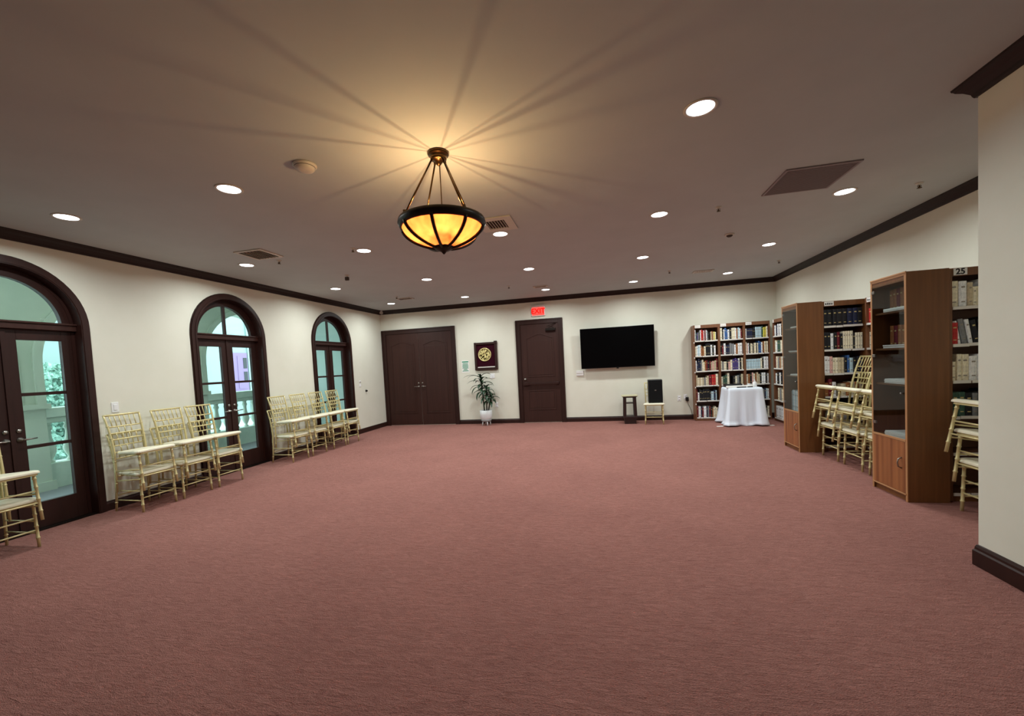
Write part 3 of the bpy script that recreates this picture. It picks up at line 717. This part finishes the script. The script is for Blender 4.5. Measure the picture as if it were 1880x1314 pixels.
pages_m = mat('book_pages', (214, 206, 186), .9, spec=.1)
def get_book_mesh(code):
    """unit hardback: spine faces -Y; covers overhang the page block, rounded spine, two raised title bands"""
    if code in book_mesh: return book_mesh[code]
    rgb, nm = CODE[code]; cm = noise_mix(mat('book_cloth_' + nm.replace(' ', '_'), rgb, .6, spec=.3), tuple(min(255, int(v * 1.12 + 4)) for v in rgb), (3, 3, 9), (.4, .6))
    lab = mat('book_title_' + nm.replace(' ', '_'), (196, 176, 120) if sum(rgb) < 330 else (150, 140, 128), .6)
    b = MB()
    b.box(0, .08, .04, 1, 0, 1).box(.92, 1, .04, 1, 0, 1)
    sp_ = [(0, .06)] + [(.5 - .5 * math.cos(PI * q / 6), .06 - .06 * math.sin(PI * q / 6)) for q in range(1, 6)] + [(1, .06), (.92, .09), (.08, .09)]
    b.prism(sp_, 0, 1, 'z')
    b.box(.08, .92, .08, .975, .018, .982, 1)
    for z0, z1 in ((.74, .80), (.18, .22)):
        b.prism([(.06, .05)] + [(.5 - .44 * math.cos(PI * q / 6), .057 - .0605 * math.sin(PI * q / 6)) for q in range(1, 6)] + [(.94, .05)], z0, z1, 'z', 2)
    me_o = b.build('book', [cm, pages_m, lab]); me = me_o.data; bpy.data.objects.remove(me_o); book_mesh[code] = me
    return me
BOOKS = []
def fill(loc, rz, wd, dp, shelf_i, rows, case_name, shelf_name, clear=.285, x_from=None, x_to=None, hscale=1., seed=0):
    rr = random.Random(seed * 31 + shelf_i * 7 + int(abs(loc[0]) * 100)); t = .022
    x = (x_from if x_from is not None else t + .004); xe = (x_to if x_to is not None else wd - t - .004)
    toks = rows.split(); ws = []
    for tk in toks:
        c = tk[0]; base = .030
        if len(tk) > 1 and tk[1] in '123456789': base = .010 + .008 * int(tk[1])
        ws.append(base * (.85 + .3 * rr.random()))
    k = (xe - x) / sum(ws) * .985
    M = Matrix.Translation(loc) @ Matrix.Rotation(rz, 4, 'Z'); idx = 0; z0 = SH[shelf_i]; lastH = .22
    for tk, w_ in zip(toks, ws):
        w_ *= k
        if tk[0] == '_': x += w_; continue
        if 'v' in tk: H_ = clear * (.60 + .1 * rr.random())
        elif '^' in tk: H_ = clear * (.90 + .06 * rr.random())
        elif '=' in tk: H_ = lastH
        else: H_ = clear * (.72 + .16 * rr.random())
        H_ *= hscale; lastH = H_; D_ = min(dp - .035, .17 + .05 * rr.random()); yfr = -dp + .012 + .018 * rr.random()
        lean = math.radians(9) if '/' in tk else (math.radians(-9) if '\\' in tk else 0)
        me = get_book_mesh(tk[0]); o = bpy.data.objects.new('book', me); COL.objects.link(o)
        wd_ = w_ * .96
        if lean: H_ = H_ * .97; wd_ *= .8
        pos = M @ Vector((x + (H_ * math.sin(-lean) * 0 if lean <= 0 else 0), yfr, z0 + .0005 + (abs(math.sin(lean)) * wd_ if lean > 0 else 0)))
        o.location = pos; o.rotation_euler = (0, lean, rz) if rz == 0 else (0, 0, rz)
        o.scale = (wd_, D_, H_)
        nm = CODE[tk[0]][1]
        tag(o, '%s book, %s from left on %s shelf of %s' % (nm, ORD[idx], shelf_name, case_name), 'book', 'books on the %s shelf of the %s' % (shelf_name, case_name))
        BOOKS.append(o); idx += 1
        x += w_
    return
SN = {5: 'top', 4: 'second', 3: 'third', 2: 'fourth', 1: 'fifth', 0: 'lowest'}
BD = .29
# back wall: three units side by side
bx = [1.955, 2.468, 2.966, 3.462]
backcases = [('left far-wall bookcase', 'open wooden bookcase at the left of the far wall trio'), ('middle far-wall bookcase', 'open wooden bookcase in the middle of the far wall trio'), ('right far-wall bookcase', 'open wooden bookcase at the right of the far wall trio, behind the white table')]
bk_rows = [
    {5: 'W Tv Pv Gv Kv W R3 R W M W G Kv _4 Cv Ov Ev Yv Cv _', 4: 'C W L W O Ov C K^ K^ K^ W K W _', 3: 'W Nv N^ N G C Cv O M K4 M Ev I Ev E M^', 2: 'E Cv= E= C= E= G= C= E M4 R5= R= C5', 1: 'M2 Wv K4 K K K K= K= K L6v N L _', 0: 'M3 W W N M W W N G M K Ov C C C _'},
    {5: 'C5 Kv W B4 B W5 K4 C C5 W O L4 W M', 4: 'K Mv W N4 N= G G4 W O W W4', 3: 'Cv Gv C= C= K I4v C P5 P P W K C', 2: 'Cv Tv T C _6 Kv Cv Gv K E'},
    {5: 'W N= N= N= N= Kv K= L L= L= L= T Y Y= C', 4: 'C I W K3 C C K2 C= C= K2 C B4^ B W O5 C= C= C=', 3: 'L L= L= L= L= L= L= L= L= C K W5 W=', 2: 'C4 O K3 I C O E E K W4 W K W', 1: '_9 _9 _9 _9 G5 N L4 W', 0: '_9 _9 _9 _9 _9 C4 K4 C4'}]
for i in range(3):
    wd = bx[i + 1] - bx[i]; nm, lab = backcases[i]
    bookcase(lab, (bx[i], YB - .012, 0), 0, wd, BD - .012, side_tags=(i == 0), sign=((.03, .115, None)))
    for s_, row in bk_rows[i].items(): fill((bx[i], YB - .012, 0), 0, wd, BD - .012, s_, row, nm, SN[s_], seed=i)
# corner unit on the right wall, opening faces -X : local -Y -> world -X  (rz = -pi/2: local x -> -Y)
crz = -PI / 2
cloc = (XR - .012, 9.60, 0)
bookcase('open wooden bookcase on the right wall, in the far corner', cloc, crz, .53, .228, sign=(.02, .06, None))
for s_, row in {5: 'W N W N W K _', 4: 'C W T5 T C W C', 3: 'M C G O E W I', 2: 'W K4 W K4 W C', 1: '_4 C E G E C C', 0: 'W7 W7= W7= K C'}.items():
    fill(cloc, crz, .53, .228, s_, row, 'far corner bookcase', SN[s_], seed=9)
# shelves behind the stacked chairs (far row) and in the near row, both facing the viewer
floc = (2.995, 6.875, 0)
bookcase('dark open bookcase behind the stacked chairs beside the far glazed cabinet', floc, 0, .535, .29, sign=(.03, .115, None), m=walnut_m)
for s_, row in {5: 'K6 K6= K6= K6= K6= N6= N6= K6=', 4: 'K5 K5= W3 K4 M4 K C C= C= C= K C= C= C=', 3: 'W5 W I C C E4 E= K3 B L4 K4 K N4', 2: 'Ov M Wv _4 Ev= Ov= Ev= Ov= Ev=', 1: '_4 C E C G K C E'}.items():
    fill(floc, 0, .535, .29, s_, row, 'bookcase behind stacked chairs', SN[s_], seed=4)
nloc = (3.03, 4.755, 0)
bookcase('dark open bookcase marked 25 at the near right wall edge', nloc, 0, .56, .29, sign=(.03, .10, '25'), m=walnut_m)
for s_, row in {5: 'C5 W5 E Cv C= W5 G K^ K K K G', 4: 'R4v W2\\ G4\\ W2\\ K4\\ K4\\ K4\\ G2\\ W2\\ _6', 3: 'Cv C C5 W5 W L Gv C T E E E', 2: 'T= T= K G K K T C K C', }.items():
    fill(nloc, 0, .56, .29, s_, row, 'bookcase marked 25', SN[s_], seed=5)
wloc = (XR - .012, 6.50, 0)
bookcase('open wooden bookcase on the right wall behind the stacked chairs', wloc, crz, .5, .22, sign=(.04, .09, None))
for s_, row in {5: 'R4v C4 K C', 4: 'C K C K E', 3: 'K C E O'}.items(): fill(wloc, crz, .5, .22, s_, row, 'right wall bookcase', SN[s_], seed=6)

# ------------------------------------------------------------------ glazed cabinets (doors face -X)
def cabinet(label, x0, x1, y0, y1, hinge_far=True, h=CH):
    c = thing('glazed_cabinet', label, 'cabinet', (x0, y0, 0), 0, 'glazed end cabinets')
    W_, D_ = y1 - y0, x1 - x0; t = .02
    for y in (0, W_ - t): MB().box(0.004, D_, y, y + t, 0, h).build('side_panel', walnut_m, c, .002)
    MB().box(0, .006, 0, t + .004, 0, h).box(0, .006, W_ - t - .004, W_, 0, h).box(0, .006, t, W_ - t, h - .03, h).box(-.004, .006, 0, W_, h - .008, h + .004).box(-.006, .004, .015, W_ - .015, .06, .072).box(-.002, .01, t, W_ - t, .555, .575).build('edging', edge_m, c, .001)
    MB().box(.004, D_, t, W_ - t, h - .075, h).build('top', walnut_m, c)
    MB().box(D_ - .012, D_, t, W_ - t, .03, h - .03).build('back_panel', cherry_m, c)
    MB().box(.02, .04, t, W_ - t, 0, .065).build('plinth', walnut_m, c)
    MB().box(.02, D_ - .012, t, W_ - t, .55, .57).build('divider', walnut_m, c)
    for z in (.57, 1.08, 1.42, 1.77):
        if z > .6: MB().box(.03, D_ - .012, t, W_ - t, z - .018, z).build('shelf', walnut_m, c)
    g = MB().box(.0, .005, t + .002, W_ - t - .002, .58, h - .06).build('glass_door', cglass_m, c)
    hs = MB()
    for z in (.68, 1.35, 1.98): hs.box(-.004, .012, W_ - t - .045, W_ - t, z - .014, z + .014)
    hs.build('hinge', silver_m, g, .002)
    kb = MB().lathe([(0, 0), (.009, 0), (.007, .012), (.011, .018), (0, .022)], 12, M=Matrix.Translation((0, t + .03, 1.0)) @ Matrix.Rotation(-PI / 2, 4, 'Y')).build('knob', silver_m, g)
    d_ = MB().box(.0, .018, t + .002, W_ - t - .002, .075, .552).build('door', cherry_m, c, .002)
    MB().tube([(0, .075, .40), (-.028, .075, .385), (-.034, .075, .35), (-.028, .075, .315), (0, .075, .30)], .006, 8).build('handle', silver_m, d_)
    return c
def paper_pile(label, x, y, z, ln, wv, n=3, seed=0, group='papers inside the glazed cabinets'):
    o = thing('paper_pile', label, 'papers', (x, y, z), 0, group); rr = random.Random(seed)
    for q in range(n):
        MB().box(-wv / 2, wv / 2, -ln / 2, ln / 2, q * .011, q * .011 + .010).build('folder', paper_m, o, .002, loc=((rr.random() - .5) * .008, (rr.random() - .5) * .012, 0), rot=(0, 0, (rr.random() - .5) * .02))
    return o
cabinet('glazed wooden cabinet ending the far bookcase row, blue volumes on its bottom shelf', 2.665, 2.972, 6.53, 7.04)
cabinet('nearest glazed wooden cabinet, beside the bookcase marked 25', 2.678, 3.004, 4.425, 4.93)
def row_of_books(x, y0, y1, z, toks, nm, sh, hgt, dep, rz=crz, seed=1):
    rr = random.Random(seed); n_ = len(toks); w_ = (y1 - y0) / n_
    for q, tk in enumerate(toks):
        me = get_book_mesh(tk); o = bpy.data.objects.new('book', me); COL.objects.link(o)
        o.location = (x, y1 - q * w_, z + .0005); o.rotation_euler = (0, 0, rz); o.scale = (w_ * .95, dep, hgt * (.93 + .07 * rr.random()))
        tag(o, '%s book, %s from left on %s of %s' % (CODE[tk][1], ORD[q], sh, nm), 'book', 'books on the %s of the %s' % (sh, nm)); BOOKS.append(o)
row_of_books(2.70, 6.56, 6.86, .57, list('GLWLWWLW'), 'far glazed cabinet', 'bottom shelf', .30, .2)
row_of_books(2.80, 6.56, 6.8, 1.77, list('GKGKG'), 'far glazed cabinet', 'top shelf', .2, .14)
paper_pile('white papers on the top shelf of the far glazed cabinet', 2.735, 6.72, 1.77, .27, .05, 2, 1)
paper_pile('white papers on the second shelf of the far glazed cabinet', 2.735, 6.74, 1.42, .3, .08, 2, 2)
paper_pile('white papers on the third shelf of the far glazed cabinet', 2.745, 6.73, 1.08, .26, .1, 2, 3)
row_of_books(2.80, 4.47, 4.86, 1.77, list('OOMOOMOO'), 'near glazed cabinet', 'top shelf', .23, .15, seed=3)
row_of_books(2.80, 4.47, 4.86, 1.42, list('OMOOOMO'), 'near glazed cabinet', 'second shelf', .23, .15, seed=4)
paper_pile('white label papers on the top shelf of the near glazed cabinet', 2.735, 4.63, 1.77, .31, .06, 3, 4)
paper_pile('white crumpled papers on the second shelf of the near glazed cabinet', 2.735, 4.64, 1.42, .3, .06, 3, 5)
paper_pile('white folders on the third shelf of the near glazed cabinet', 2.79, 4.62, 1.08, .3, .18, 4, 6)
paper_pile('white folders on the bottom shelf of the near glazed cabinet', 2.80, 4.62, .57, .3, .2, 4, 7)

# ------------------------------------------------------------------ draped table and what stands on it
TX, TY, TW, TD, TH = 2.735, 9.25, .58, .54, .745
tb = thing('side_table', 'small square table under the white cloth by the bookcases', 'table', (TX, TY, 0))
MB().box(-TW / 2 + .005, TW / 2 - .005, -TD / 2 + .005, TD / 2 - .005, TH - .03, TH - .004).build('tabletop', dark_m, tb)
for sx in (-1, 1):
    for sy in (-1, 1): MB().tube([(sx * (TW / 2 - .05), sy * (TD / 2 - .05), TH - .03), (sx * (TW / 2 - .05), sy * (TD / 2 - .05), 0)], .018, 8).build('leg', bronze_m, tb)
cl = MB(); NP, NZ = 132, 22
def sq(t, a, b, r=.05):
    """point and normal on a rounded rectangle, t in 0..1"""
    per = 2 * (a + b); s_ = t * per; 
    if s_ < a: return Vector((-a / 2 + s_, -b / 2, 0)), Vector((0, -1, 0))
    s_ -= a
    if s_ < b: return Vector((a / 2, -b / 2 + s_, 0)), Vector((1, 0, 0))
    s_ -= b
    if s_ < a: return Vector((a / 2 - s_, b / 2, 0)), Vector((0, 1, 0))
    s_ -= a
    return Vector((-a / 2, b / 2 - s_, 0)), Vector((-1, 0, 0))
vs = []
for j in range(NZ + 1):
    q = j / NZ
    for i in range(NP):
        t_ = i / NP; p_, n_ = sq(t_, TW, TD)
        # blend normals near corners so the cloth wraps
        p2, n2 = sq((t_ + .02) % 1, TW, TD); p0, n0 = sq((t_ - .02) % 1, TW, TD); nn = (n_ + n0 + n2).normalized()
        cx_ = min(abs(abs(p_.x) - TW / 2), 1) + min(abs(abs(p_.y) - TD / 2), 1)        # distance from the nearest corner
        corner = math.exp(-(cx_ / .11) ** 2)
        amp = .026 * q ** 1.2
        fold = amp * (math.sin(2 * PI * 9 * t_ + .8) + .5 * math.sin(2 * PI * 17 * t_ + 2.1)) 
        flare = .03 * q ** 1.5 + corner * (.085 * q ** 1.1)
        hem = .012 + .012 * math.sin(2 * PI * 5 * t_ + 1)
        pool = 0.
        if q > .93: pool = .022 * (q - .93) / .07 * (1 + .9 * math.sin(2 * PI * 7 * t_ + .4))
        z = TH + .004 - (TH - hem) * q
        if q < .06: z = TH + .004 - (q / .06) ** 2 * (TH - hem) * .06
        pt = p_ + nn * (flare + fold + pool + .004 + .012 * min(1, q / .05))
        vs.append((pt.x, pt.y, max(z, .006)))
fs = [(j * NP + i, j * NP + (i + 1) % NP, (j + 1) * NP + (i + 1) % NP, (j + 1) * NP + i) for j in range(NZ) for i in range(NP)]
fs.append(tuple(range(NP))[::-1])
cl.add(vs, fs, True)
co = tag(cl.build('tablecloth', cloth_m, loc=(TX, TY, 0)), 'long white cloth draped to the floor over the small table', 'tablecloth')
so = co.modifiers.new('thickness', 'SOLIDIFY'); so.thickness = .003; so.offset = 1
ZT = TH + .0085
b_ = thing('black_case', 'flat black case at the back of the white table', 'case', (TX - .12, TY + .14, ZT), .03)
MB().box(-.16, .16, -.09, .09, 0, .045).build('shell', black_m, b_, .008)
MB().box(-.163, .163, -.093, .093, .045, .062).build('lid', black_m, b_, .008)
f_ = thing('folded_banner', 'long white folded banner with a black stripe on the white table', 'banner', (TX - .07, TY - .15, ZT), .08)
MB().box(-.25, .25, -.06, .06, 0, .026).build('roll', paper_m, f_, .006)
MB().box(-.24, .24, -.05, .055, .026, .042).build('fold', paper_m, f_, .005)
MB().box(-.08, .1, -.063, -.0595, .003, .023).box(.12, .22, -.0625, -.0595, .003, .023).build('stripe', ink_m, f_)
bt = thing('pump_bottle', 'white pump bottle at the right of the white table', 'bottle', (TX + .21, TY - .13, ZT))
MB().lathe([(0, 0), (.036, 0), (.038, .006), (.038, .085), (.032, .1), (.016, .108), (.014, .115), (0, .115)], 24).build('bottle_body', white_m, bt)
MB().lathe([(0, .114), (.017, .114), (.017, .13), (.006, .132), (.006, .15), (.014, .151), (.014, .158), (0, .159)], 16).tube([(0, 0, .154), (-.035, -.005, .152)], .005, 6).build('pump', white_m, bt)
bo = thing('small_jar', 'small clear jar beside the white pump bottle', 'jar', (TX + .13, TY - .05, ZT))
MB().lathe([(0, 0), (.028, 0), (.03, .01), (.03, .05), (.024, .058), (0, .058)], 18).build('jar_body', mat('frosted', (190, 196, 200), .3), bo)
MB().lathe([(0, .058), (.026, .058), (.026, .07), (0, .071)], 18).build('lid', white_m, bo)
for px_, py_, ll, lab in ((TX - .5, TY - .32, .12, 'white paper scrap on the carpet left of the cloth hem'), (TX + .42, TY - .3, .13, 'white paper scrap on the carpet right of the cloth hem')):
    s_ = thing('paper_scrap', lab, 'paper', (px_, py_, 0), .1, 'paper scraps beside the table')
    MB().box(-ll / 2, ll / 2, -.03, .03, .0, .006).build('sheet', paper_m, s_, .002)

# ------------------------------------------------------------------ outside the arched doors: loggia, balustrade, far building
LX = -8.10
struct(MB().box(-8.6, XL - .16, -2, 9.6, -.12, -.01), 'ground_1', lfloor_m, 'grey tiled floor of the covered walkway outside', cat='floor')
struct(MB().box(-8.6, XL - .16, -2, 9.6, 3.25, 3.4), 'ceiling_loggia', loggia_m, 'pale plaster ceiling of the covered walkway outside', cat='ceiling')
ar = MB(); OC = [.43, 2.94, 5.45, 7.96]; OR = 1.08; OZ = 1.82; yy = -2.0
for yc in OC:
    ar.box(LX - .22, LX + .22, yy, yc - OR, -.01, 3.25); yy = yc + OR
    a = arc(yc, OR, 28, OZ); ar.strip(a, [(p_[0], 3.25) for p_ in a], LX - .22, LX + .22)
    ar.strip(arch_path(yc, OR, OZ, 28, 1.24), arch_path(yc, OR + .1, OZ, 28, 1.24), LX + .22, LX + .26)
ar.box(LX - .22, LX + .22, yy, 9.6, -.01, 3.25)
for yc in [-.825, 1.685, 4.195, 6.705, 9.215]:
    ar.box(LX - .26, LX + .27, yc - .215, yc + .215, 1.17, 1.24); ar.box(LX - .25, LX + .25, yc - .205, yc + .205, -.01, .12); ar.box(LX + .22, LX + .232, yc - .1, yc + .1, 1.4, 1.75)
struct(ar, 'wall_loggia', loggia_m, 'pale plaster arcade outside the arched doors', cat='wall')
struct(MB().box(LX - .22, XL - .16, 9.45, 9.6, -.01, 3.25), 'wall_loggia_end', mat('end_wall_plaster', (206, 222, 218), .8), 'pale plaster end wall of the walkway outside', cat='wall')
prof = [(.045, 0), (.05, .02), (.035, .04), (.03, .06), (.05, .1), (.072, .16), (.075, .2), (.06, .27), (.04, .36), (.034, .44), (.036, .48), (.05, .5), (.05, .53), (.038, .55), (.042, .58), (.055, .6)]
ordn = ['nearest', 'second', 'third', 'far']
bal0 = None
for bi, yc in enumerate(OC[1:]):
    b = thing('balustrade', ['pale stone balustrade outside the nearest arched door', 'pale stone balustrade between the first two arched doors outside', 'pale stone balustrade outside the middle arched door'][bi], 'balustrade', (LX, yc, -.01), group='stone balustrades outside')
    MB().box(-.15, .15, -1.08, 1.08, 0, .36).build('plinth', stone_m, b); MB().box(-.17, .17, -1.08, 1.08, .96, 1.04).box(-.21, .21, -1.08, 1.08, 1.04, 1.18).build('hand_rail', stone_m, b, .01)
    for q in range(9):
        yb = -.96 + q * .24
        if bal0 is None: bal0 = o = MB().lathe(prof, 14).build('baluster', stone_m, b)
        else: o = bal0.copy(); COL.objects.link(o); o.parent = b
        o.location = (0, yb, .36)
# walkway lights on the loggia ceiling
for q, (x, y) in enumerate([(-7.0, 3.2), (-7.0, 5.6)]):
    o = thing('walkway_light', ['small round light on the walkway ceiling outside the nearest door', 'small round light on the walkway ceiling farther along'][q], 'ceiling light', (x, y, 3.25), group='walkway ceiling lights')
    MB().lathe([(.06, 0), (.085, 0), (.08, -.01), (.058, -.008)], 20).build('trim_ring', white_m, o)
    MB().add([(.06 * math.cos(2 * PI * k / 20), .06 * math.sin(2 * PI * k / 20), -.004) for k in range(20)], [tuple(range(20))[::-1]]).build('diffuser', emit('walkway_led_%d' % q, (240, 250, 240), 260), o)
# courtyard ground, hedge and building
struct(MB().box(-26, -8.6, -8, 26, -.3, -.14), 'ground_2', mat('courtyard_paving', (196, 206, 204), .8), 'pale paved courtyard beyond the arcade', cat='ground')
hd = MB(); rnd = random.Random(21)
for q in range(5200):
    y = 5.6 + 4.4 * rnd.random(); z = .0 + 2.0 * rnd.random(); x = -12.0 + .25 * rnd.random() + .12 * math.sin(y * 5 + z * 4)
    s_ = .05 + .05 * rnd.random(); a_, b__ = rnd.random() * 6.28, (rnd.random() - .5) * 2
    Mx = Matrix.Translation((x, y, z)) @ Matrix.Rotation(a_, 4, 'X') @ Matrix.Rotation(b__, 4, 'Y')
    hd.add([(0, -s_ * .5, 0), (.01, 0, s_), (0, s_ * .5, 0), (.01, 0, -s_)], [(0, 1, 2, 3)], False, 0, Mx)
hd.box(-12.5, -12.05, 5.6, 10, -.14, 1.95)
tag(hd.build('hedge', hedge_m), 'clipped green hedge across the courtyard', 'hedge')
B_ = thing('courtyard_building', 'pale building with lilac doors across the courtyard', 'building', (-14, 10, -.14))
MB().box(-.4, 0, -6, 9, 0, 7).build('facade', build_m, B_)
MB().box(0, .05, 1.2, 2.2, 0, 5).box(0, .05, 1.9, 2.0, 0, 5).build('pilaster', build_m, B_)
MB().box(0, .06, 4.05, 4.35, 0, 5).box(0, .09, -6, 9, 3.1, 3.3).box(0, .05, -6, 9, .95, 1.1).build('cornice', build_m, B_)
dr = MB().box(0, .04, 3.0, 4.02, 1.1, 2.62).build('door', lilac_m, B_)
pn = MB()
for y0 in (3.06, 3.55): pn.box(.04, .055, y0, y0 + .41, 1.2, 2.5)
pn.build('door_panel', lilac_m, dr)
for z0 in (1.45, 2.0):
    w_ = MB().box(.045, .065, 3.80, 3.97, z0, z0 + .42).build('window', dkglass_m, B_)

# ------------------------------------------------------------------ light and camera
W = bpy.data.worlds.new('sky'); SC.world = W; W.use_nodes = True
bg = W.node_tree.nodes['Background']; bg.inputs['Color'].default_value = (.78, .95, 1.0, 1); bg.inputs['Strength'].default_value = 5.2

cam_d = bpy.data.cameras.new('camera'); cam_o = bpy.data.objects.new('camera', cam_d); COL.objects.link(cam_o)
F, CX, CY, PITCH, ROLL, YAW = 760.0, 940.62, 704.0, -.0454, -.0521, .2178
cw, sw_, cpi, spi = math.cos(YAW), math.sin(YAW), math.cos(PITCH), math.sin(PITCH)
fwd = Vector((-sw_ * cpi, cw * cpi, spi)); r0 = Vector((cw, sw_, 0)); u0 = r0.cross(fwd)
rt = r0 * math.cos(ROLL) + u0 * math.sin(ROLL); up = -r0 * math.sin(ROLL) + u0 * math.cos(ROLL)
Mc = Matrix(((rt.x, up.x, -fwd.x, 0), (rt.y, up.y, -fwd.y, 0), (rt.z, up.z, -fwd.z, 1.45), (0, 0, 0, 1)))
cam_o.matrix_world = Mc
cam_d.sensor_fit = 'HORIZONTAL'; cam_d.sensor_width = 36; cam_d.lens = F / 1880 * 36
cam_d.shift_x = (940 - CX) / 1880; cam_d.shift_y = (CY - 657) / 1880; cam_d.clip_start = .05; cam_d.clip_end = 200
SC.camera = cam_o
SC.view_settings.view_transform = 'Standard'; SC.view_settings.look = 'None'; SC.view_settings.gamma = 1; SC.view_settings.use_curve_mapping = False
SC.view_settings.exposure = 0.0
try:
    SC.cycles.use_denoising = True; SC.cycles.max_bounces = 10; SC.cycles.diffuse_bounces = 6; SC.cycles.transparent_max_bounces = 12
    SC.cycles.sample_clamp_indirect = 6; SC.cycles.caustics_reflective = False; SC.cycles.caustics_refractive = False
except Exception: pass
